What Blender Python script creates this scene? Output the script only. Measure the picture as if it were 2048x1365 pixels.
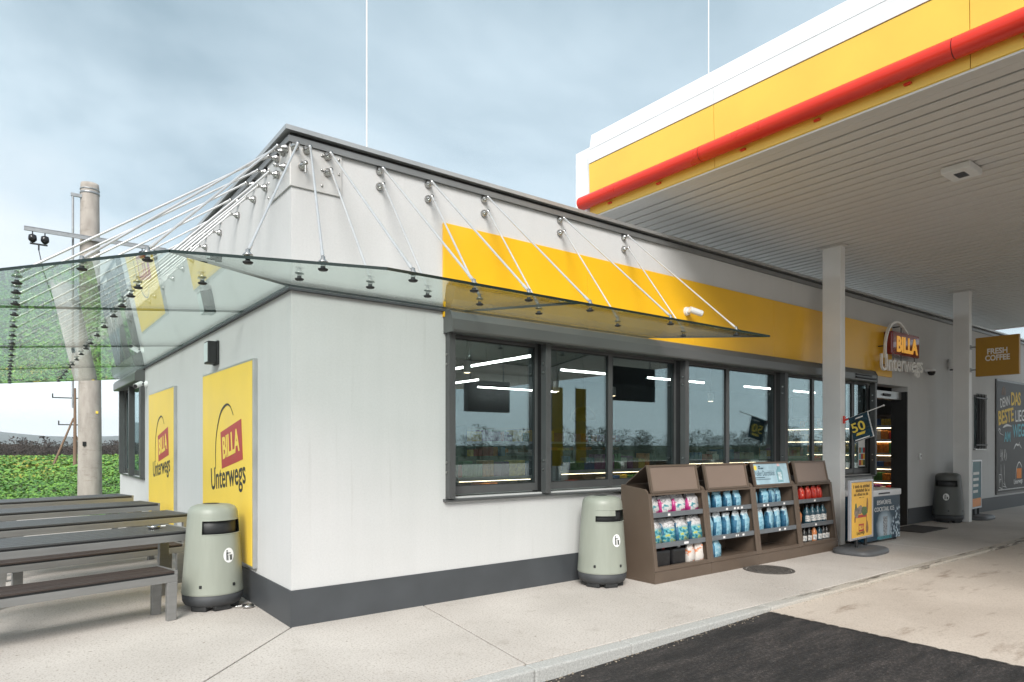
import bpy, bmesh, math, random
import numpy as np
from mathutils import Vector, Matrix
R = math.radians
rnd = random.Random(7)
S = bpy.context.scene
COL = S.collection
for o in list(bpy.data.objects):
    bpy.data.objects.remove(o)

# ------------------------------------------------------------------ camera
cam_d = bpy.data.cameras.new("camera")
cam = bpy.data.objects.new("camera", cam_d)
COL.objects.link(cam)
cam.location = (-2.0, -5.82, 1.6)
cam.rotation_euler = (R(90), 0, R(52.7 - 90))
cam_d.sensor_width = 36
cam_d.lens = 1332 / 2048 * 36
cam_d.shift_y = 207.5 / 2048
cam_d.clip_end = 20000
S.camera = cam

# ------------------------------------------------------------------ light
SUN_EL, SUN_AZ = 38, math.degrees(math.atan2(-0.77, -0.64))   # azimuth from +X
w = bpy.data.worlds.new("World")
S.world = w
w.use_nodes = True
nt = w.node_tree
nt.nodes.clear()
def wn(t, **k):
    n = nt.nodes.new(t)
    for a, b in k.items():
        setattr(n, a, b)
    return n
def wl(a, b):
    nt.links.new(a, b)
sky = wn("ShaderNodeTexSky", sky_type='NISHITA', sun_disc=False)
sky.sun_elevation = R(SUN_EL)
sky.sun_rotation = R(90 - SUN_AZ)
sky.dust_density = 2.5
tc = wn("ShaderNodeTexCoord")
sep = wn("ShaderNodeSeparateXYZ"); wl(tc.outputs["Generated"], sep.inputs[0])
# project the direction on a flat cloud layer so the clouds stretch towards the horizon
mx = wn("ShaderNodeMath", operation='MAXIMUM'); wl(sep.outputs[2], mx.inputs[0]); mx.inputs[1].default_value = 0.0
ad = wn("ShaderNodeMath", operation='ADD'); wl(mx.outputs[0], ad.inputs[0]); ad.inputs[1].default_value = 0.22
dx = wn("ShaderNodeMath", operation='DIVIDE'); wl(sep.outputs[0], dx.inputs[0]); wl(ad.outputs[0], dx.inputs[1])
dy = wn("ShaderNodeMath", operation='DIVIDE'); wl(sep.outputs[1], dy.inputs[0]); wl(ad.outputs[0], dy.inputs[1])
cmb = wn("ShaderNodeCombineXYZ"); wl(dx.outputs[0], cmb.inputs[0]); wl(dy.outputs[0], cmb.inputs[1])
cmo = wn("ShaderNodeVectorMath", operation='ADD'); wl(cmb.outputs[0], cmo.inputs[0]); cmo.inputs[1].default_value = (3.1, 1.7, 0.6)
nz = wn("ShaderNodeTexNoise"); wl(cmo.outputs[0], nz.inputs["Vector"])
nz.inputs["Scale"].default_value = 0.75; nz.inputs["Detail"].default_value = 6; nz.inputs["Roughness"].default_value = 0.5
nz.inputs["Distortion"].default_value = 0.4
cr = wn("ShaderNodeValToRGB"); wl(nz.outputs[0], cr.inputs[0])
K = 10.0
def kc(r, g, b):
    return (r * K, g * K, b * K, 1)
cr.color_ramp.elements[0].position = 0.31; cr.color_ramp.elements[0].color = (0.215, 0.288, 0.328, 1)
cr.color_ramp.elements[1].position = 0.57; cr.color_ramp.elements[1].color = (0.53, 0.57, 0.592, 1)
e = cr.color_ramp.elements.new(0.43); e.color = (0.375, 0.455, 0.50, 1)
# brighter towards the horizon, as under a thin overcast
hr = wn("ShaderNodeValToRGB"); wl(sep.outputs[2], hr.inputs[0])
hr.color_ramp.elements[0].position = 0.0; hr.color_ramp.elements[0].color = (0.9, 0.9, 0.9, 1)
hr.color_ramp.elements[1].position = 0.165; hr.color_ramp.elements[1].color = (0, 0, 0, 1)
e2 = hr.color_ramp.elements.new(0.07); e2.color = (0.68, 0.68, 0.68, 1)
mh = wn("ShaderNodeMix", data_type='RGBA'); wl(hr.outputs[0], mh.inputs["Factor"])
wl(cr.outputs[0], mh.inputs["A"]); mh.inputs["B"].default_value = (0.86, 0.92, 0.94, 1)
mul = wn("ShaderNodeMix", data_type='RGBA', blend_type='MULTIPLY'); mul.inputs["Factor"].default_value = 1
wl(mh.outputs["Result"], mul.inputs["A"]); mul.inputs["B"].default_value = (K, K, K, 1)
mul.clamp_result = False
mix = wn("ShaderNodeMix", data_type='RGBA'); mix.inputs["Factor"].default_value = 0.86
wl(sky.outputs[0], mix.inputs["A"]); wl(mul.outputs["Result"], mix.inputs["B"])
bg = wn("ShaderNodeBackground"); bg.inputs["Strength"].default_value = 0.066
wl(mix.outputs["Result"], bg.inputs[0])
wo = wn("ShaderNodeOutputWorld"); wl(bg.outputs[0], wo.inputs[0])

sun_d = bpy.data.lights.new("sun", 'SUN')
sun = bpy.data.objects.new("sun", sun_d); COL.objects.link(sun)
sun_d.energy = 1.5; sun_d.angle = R(26); sun_d.color = (1.0, 0.965, 0.92)
sv = Vector((math.cos(R(SUN_EL)) * math.cos(R(SUN_AZ)), math.cos(R(SUN_EL)) * math.sin(R(SUN_AZ)), math.sin(R(SUN_EL))))
sun.rotation_euler = sv.to_track_quat('Z', 'Y').to_euler()
sun.location = (-10, -10, 20)

S.view_settings.view_transform = 'Standard'
S.view_settings.look = 'None'
S.view_settings.gamma = 1
S.view_settings.use_curve_mapping = False
S.view_settings.exposure = 1.55
S.cycles.max_bounces = 12
S.cycles.transparent_max_bounces = 24
S.cycles.use_denoising = True
S.cycles.sample_clamp_indirect = 6

# ------------------------------------------------------------------ materials
MATS = {}
def mat(name, col, rough=0.6, metal=0.0, var=0.0, vs=6.0, bump=0.0, bs=60.0, spec=0.5, emit=None, es=1.0, coat=0.0, stretch=(1, 1, 1)):
    if name in MATS:
        return MATS[name]
    m = bpy.data.materials.new(name); m.use_nodes = True
    t = m.node_tree; b = t.nodes["Principled BSDF"]
    b.inputs["Base Color"].default_value = (*col, 1)
    b.inputs["Roughness"].default_value = rough
    b.inputs["Metallic"].default_value = metal
    b.inputs["Specular IOR Level"].default_value = spec
    b.inputs["Coat Weight"].default_value = coat
    if emit:
        b.inputs["Emission Color"].default_value = (*emit, 1); b.inputs["Emission Strength"].default_value = es
    if var or bump:
        c = t.nodes.new("ShaderNodeTexCoord")
        mp = t.nodes.new("ShaderNodeMapping"); mp.inputs["Scale"].default_value = stretch
        t.links.new(c.outputs["Object"], mp.inputs[0])
    if var:
        n = t.nodes.new("ShaderNodeTexNoise"); n.inputs["Scale"].default_value = vs; n.inputs["Detail"].default_value = 5
        t.links.new(mp.outputs[0], n.inputs["Vector"])
        r = t.nodes.new("ShaderNodeValToRGB")
        lo = tuple(max(0, x * (1 - var)) for x in col); hi = tuple(min(1, x * (1 + var)) for x in col)
        r.color_ramp.elements[0].position = 0.3; r.color_ramp.elements[0].color = (*lo, 1)
        r.color_ramp.elements[1].position = 0.7; r.color_ramp.elements[1].color = (*hi, 1)
        t.links.new(n.outputs[0], r.inputs[0]); t.links.new(r.outputs[0], b.inputs["Base Color"])
        mr = t.nodes.new("ShaderNodeMapRange"); mr.inputs["To Min"].default_value = rough * 0.85; mr.inputs["To Max"].default_value = min(1, rough * 1.15)
        t.links.new(n.outputs[0], mr.inputs[0]); t.links.new(mr.outputs[0], b.inputs["Roughness"])
    if bump:
        n2 = t.nodes.new("ShaderNodeTexNoise"); n2.inputs["Scale"].default_value = bs; n2.inputs["Detail"].default_value = 3
        t.links.new(mp.outputs[0], n2.inputs["Vector"])
        bp = t.nodes.new("ShaderNodeBump"); bp.inputs["Strength"].default_value = bump; bp.inputs["Distance"].default_value = 0.01
        t.links.new(n2.outputs[0], bp.inputs["Height"]); t.links.new(bp.outputs[0], b.inputs["Normal"])
    MATS[name] = m
    return m

def nodes_of(name):
    m = bpy.data.materials.new(name); m.use_nodes = True
    MATS[name] = m
    t = m.node_tree
    def N(ty, **k):
        n = t.nodes.new(ty)
        for a, b in k.items():
            setattr(n, a, b)
        return n
    def ramp(src, stops):
        r = N("ShaderNodeValToRGB")
        els = r.color_ramp.elements
        while len(els) < len(stops):
            els.new(0.5)
        for el, (p, c) in zip(els, stops):
            el.position = p; el.color = (*c, 1)
        t.links.new(src, r.inputs[0])
        return r.outputs[0]
    def noise(vec, scale, detail=4, rough=0.55):
        n = N("ShaderNodeTexNoise"); n.inputs["Scale"].default_value = scale; n.inputs["Detail"].default_value = detail
        n.inputs["Roughness"].default_value = rough
        if vec is not None:
            t.links.new(vec, n.inputs["Vector"])
        return n.outputs[0]
    def mixc(f, a, b, mode='MIX'):
        x = N("ShaderNodeMix", data_type='RGBA', blend_type=mode)
        for key, v in (("Factor", f), ("A", a), ("B", b)):
            if isinstance(v, (int, float)):
                x.inputs[key].default_value = v
            elif isinstance(v, tuple):
                x.inputs[key].default_value = (*v, 1)
            else:
                t.links.new(v, x.inputs[key])
        return x.outputs["Result"]
    def mapping(scale=(1, 1, 1), loc=(0, 0, 0)):
        c = N("ShaderNodeTexCoord"); mp = N("ShaderNodeMapping")
        mp.inputs["Scale"].default_value = scale; mp.inputs["Location"].default_value = loc
        t.links.new(c.outputs["Object"], mp.inputs[0])
        return mp.outputs[0]
    def bumpn(src, st, dist=0.01):
        bp = N("ShaderNodeBump"); bp.inputs["Strength"].default_value = st; bp.inputs["Distance"].default_value = dist
        t.links.new(src, bp.inputs["Height"]); t.links.new(bp.outputs[0], t.nodes["Principled BSDF"].inputs["Normal"])
    b = t.nodes["Principled BSDF"]
    return m, t, b, N, ramp, noise, mixc, mapping, bumpn

def glass_mat(name, tint, f0=.04, f1=.95, power=5.0, gcol=(0.93, 0.97, 0.96)):
    m = bpy.data.materials.new(name); m.use_nodes = True
    t = m.node_tree; t.nodes.clear()
    out = t.nodes.new("ShaderNodeOutputMaterial")
    tr = t.nodes.new("ShaderNodeBsdfTransparent"); tr.inputs[0].default_value = (*tint, 1)
    gl = t.nodes.new("ShaderNodeBsdfGlossy"); gl.inputs["Roughness"].default_value = 0.0
    gl.inputs["Color"].default_value = (*gcol, 1)
    fr = t.nodes.new("ShaderNodeLayerWeight"); fr.inputs["Blend"].default_value = 0.5   # Schlick, the same on both faces of the sheet
    pw = t.nodes.new("ShaderNodeMath"); pw.operation = 'POWER'; pw.inputs[1].default_value = power
    t.links.new(fr.outputs["Facing"], pw.inputs[0])
    ml = t.nodes.new("ShaderNodeMapRange"); ml.inputs["To Min"].default_value = f0; ml.inputs["To Max"].default_value = f1
    t.links.new(pw.outputs[0], ml.inputs[0])
    mx_ = t.nodes.new("ShaderNodeMixShader")
    t.links.new(ml.outputs[0], mx_.inputs[0]); t.links.new(tr.outputs[0], mx_.inputs[1]); t.links.new(gl.outputs[0], mx_.inputs[2])
    t.links.new(mx_.outputs[0], out.inputs[0])
    MATS[name] = m
    return m

# render: white-grey wall with faint rain streaks
m, t, b, N, ramp, noise, mixc, mapping, bumpn = nodes_of("render_wall")
v = mapping((9, 9, 0.45)); v2 = mapping((1, 1, 1)); v3 = mapping((60, 60, 60))
st = ramp(noise(v, 1.0, 5), [(0.35, (0.556, 0.558, 0.555)), (0.65, (0.57, 0.57, 0.567))])
bl = ramp(noise(v2, 1.3, 4), [(0.35, (0.965, 0.965, 0.96)), (0.65, (1, 1, 1))])
vs4 = mapping((13, 13, 0.5), (2, 5, 0)); vs5 = mapping((0.8, 0.8, 0.8), (7, 1, 0))
drip = ramp(noise(vs4, 1.0, 4), [(0.60, (1, 1, 1)), (0.74, (0.86, 0.855, 0.84))])
pat = ramp(noise(vs5, 1.0, 3), [(0.42, (0, 0, 0)), (0.62, (1, 1, 1))])
grn = ramp(noise(v3, 0.9, 3, 0.7), [(0.35, (0.95, 0.95, 0.95)), (0.6, (1, 1, 1))])
wc = mixc(1.0, mixc(1.0, st, bl, 'MULTIPLY'), grn, 'MULTIPLY')
t.links.new(mixc(1.0, wc, mixc(pat, (1, 1, 1), drip), 'MULTIPLY'), b.inputs["Base Color"])
b.inputs["Roughness"].default_value = 0.85
bumpn(noise(v3, 3.0, 3), 0.25, 0.004)

# exposed-aggregate concrete pavement
m, t, b, N, ramp, noise, mixc, mapping, bumpn = nodes_of("pavement_concrete")
v = mapping()
big = ramp(noise(v, 0.7, 5), [(0.3, (0.44, 0.405, 0.37)), (0.7, (0.58, 0.54, 0.50))])
fine = ramp(noise(v, 60, 3, 0.7), [(0.36, (0.62, 0.58, 0.54)), (0.47, (1, 1, 1))])
c1 = mixc(1.0, big, fine, 'MULTIPLY')
sp = ramp(noise(v, 22, 2), [(0.26, (0.45, 0.41, 0.36)), (0.33, (1, 1, 1))])
c2 = mixc(0.8, c1, sp, 'MULTIPLY')
stn = ramp(noise(v, 3.1, 4, 0.6), [(0.24, (0.72, 0.69, 0.66)), (0.4, (1, 1, 1))])
c3 = mixc(0.7, c2, stn, 'MULTIPLY')
t.links.new(c3, b.inputs["Base Color"]); b.inputs["Roughness"].default_value = 0.82
bumpn(noise(v, 90, 3, 0.7), 0.35, 0.004)

# forecourt concrete with oil stains
m, t, b, N, ramp, noise, mixc, mapping, bumpn = nodes_of("forecourt_concrete")
v = mapping(); vst = mapping((0.6, 2.2, 1))
big = ramp(noise(v, 0.8, 5), [(0.3, (0.47, 0.405, 0.345)), (0.7, (0.59, 0.52, 0.45))])
st = ramp(noise(vst, 1.7, 5, 0.65), [(0.30, (0.50, 0.43, 0.38)), (0.43, (1, 1, 1))])
fine = ramp(noise(v, 80, 2, 0.7), [(0.33, (0.75, 0.73, 0.7)), (0.5, (1, 1, 1))])
t.links.new(mixc(1.0, mixc(0.85, big, st, 'MULTIPLY'), fine, 'MULTIPLY'), b.inputs["Base Color"])
b.inputs["Roughness"].default_value = 0.75
bumpn(noise(v, 70, 3), 0.2, 0.003)

# asphalt
m, t, b, N, ramp, noise, mixc, mapping, bumpn = nodes_of("asphalt")
v = mapping(); vs_ = mapping((1.1, 5, 1)); vt_ = mapping((0.5, 3.2, 1), (3, 1, 0))
base = ramp(noise(v, 45, 4, 0.8), [(0.34, (0.010, 0.0095, 0.0095)), (0.55, (0.024, 0.0225, 0.0225)), (0.70, (0.075, 0.07, 0.067))])
dust = ramp(noise(vs_, 1.3, 6, 0.75), [(0.42, (0.75, 0.74, 0.74)), (0.70, (2.3, 2.15, 2.05))])
fl = ramp(noise(vs_, 7, 6, 0.8), [(0.60, (0, 0, 0)), (0.70, (0.055, 0.05, 0.046)), (0.80, (0.16, 0.15, 0.14))])
tr_ = ramp(noise(vt_, 1.0, 4, 0.6), [(0.40, (0.72, 0.72, 0.72)), (0.55, (1.15, 1.12, 1.10))])
t.links.new(mixc(1.0, mixc(1.0, mixc(1.0, base, dust, 'MULTIPLY'), tr_, 'MULTIPLY'), fl, 'ADD'), b.inputs["Base Color"])
b.inputs["Roughness"].default_value = 0.8
bumpn(noise(v, 130, 3, 0.7), 0.7, 0.006)

# kerb granite, with dark rubber and dirt marks
m, t, b, N, ramp, noise, mixc, mapping, bumpn = nodes_of("kerb_stone")
c = N("ShaderNodeTexCoord"); g = N("ShaderNodeNewGeometry")
def nv(vec, s, d=4, r_=0.6):
    return noise(vec, s, d, r_)
mpw = N("ShaderNodeMapping"); mpw.inputs["Scale"].default_value = (1.4, 9, 9); t.links.new(g.outputs["Position"], mpw.inputs[0])
base = ramp(nv(g.outputs["Position"], 70, 3, 0.7), [(0.3, (0.30, 0.30, 0.285)), (0.65, (0.50, 0.50, 0.48))])
dirt = ramp(nv(mpw.outputs[0], 1.0, 5, 0.65), [(0.52, (1, 1, 1)), (0.63, (0.22, 0.20, 0.18))])
sx = N("ShaderNodeSeparateXYZ"); t.links.new(g.outputs["Position"], sx.inputs[0])
rr = N("ShaderNodeMapRange"); rr.inputs["From Min"].default_value = 3.4; rr.inputs["From Max"].default_value = 5.5
t.links.new(sx.outputs[0], rr.inputs[0])
warm = mixc(rr.outputs[0], base, mixc(1.0, base, (1.05, 0.95, 0.85), 'MULTIPLY'))
dd = mixc(rr.outputs[0], (1, 1, 1), dirt)
t.links.new(mixc(1.0, warm, dd, 'MULTIPLY'), b.inputs["Base Color"]); b.inputs["Roughness"].default_value = 0.8
bumpn(nv(g.outputs["Position"], 80, 3), 0.35, 0.004)

# dry concrete pole
m, t, b, N, ramp, noise, mixc, mapping, bumpn = nodes_of("pole_concrete")
v = mapping((1, 1, 0.35)); v2 = mapping((1, 1, 3))
t.links.new(mixc(1.0, ramp(noise(v, 5, 6), [(0.3, (0.30, 0.27, 0.24)), (0.7, (0.44, 0.40, 0.36))]),
                 ramp(noise(v2, 2.2, 5, 0.7), [(0.28, (0.68, 0.66, 0.64)), (0.45, (1, 1, 1))]), 'MULTIPLY'), b.inputs["Base Color"])
b.inputs["Roughness"].default_value = 0.9
bumpn(noise(v, 30, 4), 0.4, 0.01)

# yellow satin cladding
def satin(name, col, rough, var=0.05):
    return mat(name, col, rough, var=var, vs=1.6, bump=0.03, bs=4)
satin("yellow_cladding", (0.80, 0.44, 0.012), 0.32)
satin("yellow_fascia", (0.87, 0.57, 0.085), 0.35)
satin("yellow_board", (0.86, 0.60, 0.075), 0.45)
satin("white_fascia", (0.80, 0.81, 0.82), 0.4)
satin("red_tube", (0.70, 0.03, 0.012), 0.28)
mat("anthracite", (0.055, 0.06, 0.066), 0.55, var=0.12, vs=3, bump=0.1, bs=120)
mat("frame_grey", (0.085, 0.087, 0.088), 0.38, metal=0.2, var=0.08, vs=3)
mat("box_grey", (0.115, 0.12, 0.118), 0.36, metal=0.25, var=0.08, vs=2, stretch=(0.3, 1, 1))
mat("cap_metal", (0.42, 0.43, 0.43), 0.38, metal=0.6, var=0.10, vs=3)
mat("cap_lower", (0.20, 0.205, 0.205), 0.42, metal=0.4, var=0.1, vs=3)
mat("black", (0.012, 0.013, 0.014), 0.5, var=0.2, vs=6)
mat("rubber", (0.02, 0.021, 0.022), 0.6, var=0.2, vs=12)
mat("steel", (0.45, 0.445, 0.435), 0.28, metal=1.0, var=0.08, vs=20)
mat("rod_steel", (0.66, 0.66, 0.655), 0.34, metal=0.75, var=0.06, vs=9)
mat("plate_metal", (0.56, 0.55, 0.53), 0.45, metal=0.35, var=0.08, vs=4)
mat("alu_bench", (0.29, 0.29, 0.285), 0.42, metal=0.6, var=0.08, vs=8, stretch=(0.3, 3, 3))
mat("slat_brown", (0.050, 0.036, 0.031), 0.55, var=0.25, vs=5, bump=0.15, bs=30, stretch=(0.25, 4, 4))
mat("slat_grey", (0.062, 0.063, 0.064), 0.5, var=0.22, vs=5, bump=0.15, bs=30, stretch=(0.25, 4, 4))
mat("soffit", (0.66, 0.64, 0.61), 0.40, metal=0.1, var=0.05, vs=0.9, stretch=(1, 0.25, 1))
mat("soffit_back", (0.05, 0.048, 0.045), 0.8, var=0.1)
mat("column_white", (0.78, 0.78, 0.77), 0.45, var=0.05, vs=2, bump=0.04, bs=6)
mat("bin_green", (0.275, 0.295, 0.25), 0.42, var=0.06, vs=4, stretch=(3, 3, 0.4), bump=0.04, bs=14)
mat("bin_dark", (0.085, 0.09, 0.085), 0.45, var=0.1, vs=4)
mat("bin_base", (0.045, 0.048, 0.052), 0.6, var=0.15, vs=8)
mat("white_plastic", (0.74, 0.75, 0.75), 0.4, var=0.04, vs=8)
mat("sticker", (0.80, 0.80, 0.79), 0.5, var=0.03)
mat("rack_brown", (0.108, 0.079, 0.058), 0.5, var=0.07, vs=2.5, bump=0.05, bs=20)
mat("rack_board", (0.20, 0.148, 0.118), 0.5, var=0.05, vs=2.5)
mat("shelf_lip", (0.15, 0.165, 0.18), 0.45, metal=0.2, var=0.08, vs=8)
mat("logo_red", (0.42, 0.035, 0.03), 0.45, var=0.04)
mat("logo_black", (0.02, 0.018, 0.015), 0.5, var=0.05)
mat("logo_yellow", (0.82, 0.62, 0.09), 0.45, var=0.03)
mat("sign_red", (0.22, 0.006, 0.010), 0.16, var=0.05, coat=0.5)
mat("sign_letter", (0.85, 0.45, 0.06), 0.4, emit=(1.0, 0.48, 0.06), es=0.12)
mat("sign_white", (0.85, 0.84, 0.81), 0.35, var=0.03)
mat("sign_side", (0.04, 0.04, 0.04), 0.4, var=0.1)
mat("coffee_gold", (0.42, 0.22, 0.018), 0.42, var=0.05, vs=2)
mat("coffee_white", (0.82, 0.80, 0.76), 0.5, var=0.03)
mat("chalk_board", (0.024, 0.025, 0.026), 0.55, var=0.22, vs=3)
mat("chalk_white", (0.74, 0.74, 0.73), 0.7, var=0.15, vs=40)
mat("chalk_yellow", (0.80, 0.55, 0.10), 0.7, var=0.15, vs=40)
mat("chalk_blue", (0.16, 0.45, 0.52), 0.7, var=0.15, vs=40)
mat("chalk_orange", (0.72, 0.22, 0.03), 0.7, var=0.15, vs=40)
mat("flag_navy", (0.012, 0.055, 0.085), 0.6, var=0.5, vs=6)
mat("stand_grey", (0.085, 0.088, 0.092), 0.5, var=0.1, vs=6)
mat("stand_frame", (0.52, 0.52, 0.55), 0.35, metal=0.7, var=0.06, vs=8)
mat("poster_yellow", (0.80, 0.46, 0.06), 0.4, var=0.12, vs=3)
mat("poster_teal", (0.05, 0.15, 0.18), 0.5, var=0.15, vs=3)
mat("poster_orange", (0.75, 0.30, 0.10), 0.5, var=0.1)
mat("veg_green", (0.09, 0.14, 0.05), 0.5, var=0.4, vs=30)
mat("veg_brown", (0.28, 0.13, 0.045), 0.5, var=0.3, vs=30)
mat("veg_grey", (0.25, 0.20, 0.16), 0.5, var=0.5, vs=40)
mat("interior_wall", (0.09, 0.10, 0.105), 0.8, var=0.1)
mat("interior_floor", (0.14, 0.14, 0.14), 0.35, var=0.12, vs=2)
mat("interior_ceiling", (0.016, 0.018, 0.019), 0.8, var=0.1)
mat("strip_glow", (0.9, 0.9, 0.88), 0.5, emit=(1.0, 0.97, 0.92), es=5.0)
mat("warm_glow", (0.9, 0.8, 0.6), 0.5, emit=(1.0, 0.78, 0.5), es=3.0)
mat("oak", (0.30, 0.17, 0.08), 0.5, var=0.25, vs=6, stretch=(0.3, 3, 3))
mat("insulator", (0.012, 0.012, 0.014), 0.2, var=0.1)
mat("galv", (0.33, 0.34, 0.35), 0.45, metal=0.6, var=0.12, vs=10)
mat("wood_pole", (0.20, 0.13, 0.09), 0.85, var=0.25, vs=4, stretch=(3, 3, 0.4))
mat("manhole_iron", (0.12, 0.11, 0.10), 0.6, metal=0.4, var=0.5, vs=40, bump=0.8, bs=90)
mat("door_mat", (0.05, 0.045, 0.042), 0.9, var=0.3, vs=60, bump=0.5, bs=120)
mat("sealant", (0.05, 0.045, 0.04), 0.9, var=0.3, vs=20)
mat("lens_glass", (0.01, 0.01, 0.012), 0.08)
mat("lamp_panel", (0.62, 0.68, 0.70), 0.3, var=0.05)
mat("glass_edge", (0.010, 0.022, 0.019), 0.15)
mat("banner_yellow", (0.75, 0.55, 0.03), 0.6, var=0.1)
mat("freezer_white", (0.72, 0.73, 0.74), 0.35, var=0.04)
mat("field_soil", (0.075, 0.07, 0.035), 0.95, var=0.35, vs=0.6, bump=0.6, bs=3)
mat("grassland", (0.04, 0.058, 0.022), 0.95, var=0.4, vs=0.05)
mat("hill_wood", (0.055, 0.075, 0.06), 0.95, var=0.3, vs=0.01)
mat("twig", (0.055, 0.045, 0.04), 0.9, var=0.3, vs=0.5)
mat("twig_green", (0.04, 0.05, 0.028), 0.9, var=0.4, vs=0.4)
glass_mat("awning_glass", (0.90, 0.945, 0.925), .045, .95, 4.4)
glass_mat("window_glass", (0.82, 0.87, 0.87), .155, .95, 4.0, (0.80, 0.97, 1.0))
glass_mat("door_glass", (0.85, 0.9, 0.9), .05)
def M(n):
    return MATS[n]

# ------------------------------------------------------------------ mesh helpers
class MB:
    def __init__(s):
        s.v = []; s.f = []; s.m = []; s.sm = []
    def poly(s, pts, mi=0, smooth=False):
        i = len(s.v); s.v += [tuple(p) for p in pts]; s.f.append(tuple(range(i, i + len(pts)))); s.m.append(mi); s.sm.append(smooth)
    def faces(s, vs, fs, mi=0, smooth=False):
        i = len(s.v); s.v += [tuple(p) for p in vs]
        for f in fs:
            s.f.append(tuple(i + k for k in f)); s.m.append(mi); s.sm.append(smooth)
    def box(s, a, b, mi=0):
        (x0, y0, z0), (x1, y1, z1) = a, b
        vs = [(x0, y0, z0), (x1, y0, z0), (x1, y1, z0), (x0, y1, z0), (x0, y0, z1), (x1, y0, z1), (x1, y1, z1), (x0, y1, z1)]
        s.faces(vs, [(3, 2, 1, 0), (4, 5, 6, 7), (0, 1, 5, 4), (1, 2, 6, 5), (2, 3, 7, 6), (3, 0, 4, 7)], mi)
        return s
    def bevbox(s, a, b, c, mi=0):
        """box with chamfered vertical and horizontal edges (via three-axis chamfer)"""
        bm = bmesh.new()
        bmesh.ops.create_cube(bm, size=1)
        for v_ in bm.verts:
            v_.co = Vector([(a[k] + b[k]) / 2 + v_.co[k] * (b[k] - a[k]) for k in range(3)])
        bmesh.ops.bevel(bm, geom=bm.edges[:], offset=c, segments=2, affect='EDGES', profile=0.6)
        bm.verts.index_update()
        s.faces([v_.co[:] for v_ in bm.verts], [[q.index for q in f.verts] for f in bm.faces], mi)
        bm.free()
        return s
    def prism(s, prof, axis, lo, hi, mi=0):
        """profile extruded along an axis; profile gives the other two coordinates in order"""
        def P(q, h):
            c = [0, 0, 0]; o = [k for k in range(3) if k != axis]
            c[axis] = h; c[o[0]] = q[0]; c[o[1]] = q[1]
            return c
        n = len(prof); vs = [P(q, lo) for q in prof] + [P(q, hi) for q in prof]
        fs = [tuple(range(n))[::-1], tuple(range(n, 2 * n))] + [(i, (i + 1) % n, n + (i + 1) % n, n + i) for i in range(n)]
        s.faces(vs, fs, mi)
        return s
    def tube(s, p, q, r0, r1=None, n=10, mi=0, caps=True):
        p = Vector(p); q = Vector(q); r1 = r0 if r1 is None else r1
        d = (q - p).normalized(); a = d.orthogonal().normalized(); c = d.cross(a)
        vs = []
        for k in range(n):
            an = 2 * math.pi * k / n; u = a * math.cos(an) + c * math.sin(an)
            vs.append(p + u * r0)
        for k in range(n):
            an = 2 * math.pi * k / n; u = a * math.cos(an) + c * math.sin(an)
            vs.append(q + u * r1)
        s.faces(vs, [(k, (k + 1) % n, n + (k + 1) % n, n + k) for k in range(n)], mi, True)
        if caps:
            s.faces(vs[:n], [tuple(range(n))[::-1]], mi); s.faces(vs[n:], [tuple(range(n))], mi)
        return s
    def path(s, pts, r, n=8, mi=0):
        for a, b_ in zip(pts[:-1], pts[1:]):
            s.tube(a, b_, r, r, n, mi)
        return s
    def lathe(s, prof, n=32, c=(0, 0, 0), mi=0, skip=None, smooth=True):
        """profile of (r, z)"""
        vs = []
        for r_, z in prof:
            for k in range(n):
                a = 2 * math.pi * k / n
                vs.append((c[0] + r_ * math.cos(a), c[1] + r_ * math.sin(a), c[2] + z))
        fs = []
        for i in range(len(prof) - 1):
            for k in range(n):
                if skip and skip(i, k):
                    continue
                fs.append((i * n + k, i * n + (k + 1) % n, (i + 1) * n + (k + 1) % n, (i + 1) * n + k))
        s.faces(vs, fs, mi, smooth)
        return s
    def disc(s, c, r, n=24, nrm=(0, 0, 1), mi=0):
        d = Vector(nrm).normalized(); a = d.orthogonal().normalized(); e_ = d.cross(a); c = Vector(c)
        s.poly([c + (a * math.cos(2 * math.pi * k / n) + e_ * math.sin(2 * math.pi * k / n)) * r for k in range(n)], mi)
        return s
    def mesh(s, name, mats):
        me = bpy.data.meshes.new(name)
        me.from_pydata(s.v, [], s.f)
        if not isinstance(mats, (list, tuple)):
            mats = [mats]
        for x in mats:
            if x is not None:
                me.materials.append(x)
        me.polygons.foreach_set("material_index", s.m)
        me.polygons.foreach_set("use_smooth", s.sm)
        me.update()
        return me
    def build(s, name, mats, parent=None, loc=None, rz=0, bevel=0):
        o = bpy.data.objects.new(name, s.mesh(name, mats)); COL.objects.link(o)
        if parent is not None:
            o.parent = parent
        if loc:
            o.location = loc
        o.rotation_euler[2] = rz
        if bevel:
            bv = o.modifiers.new("bevel", 'BEVEL'); bv.width = bevel; bv.segments = 2; bv.limit_method = 'ANGLE'; bv.angle_limit = R(40)
        return o

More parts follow.
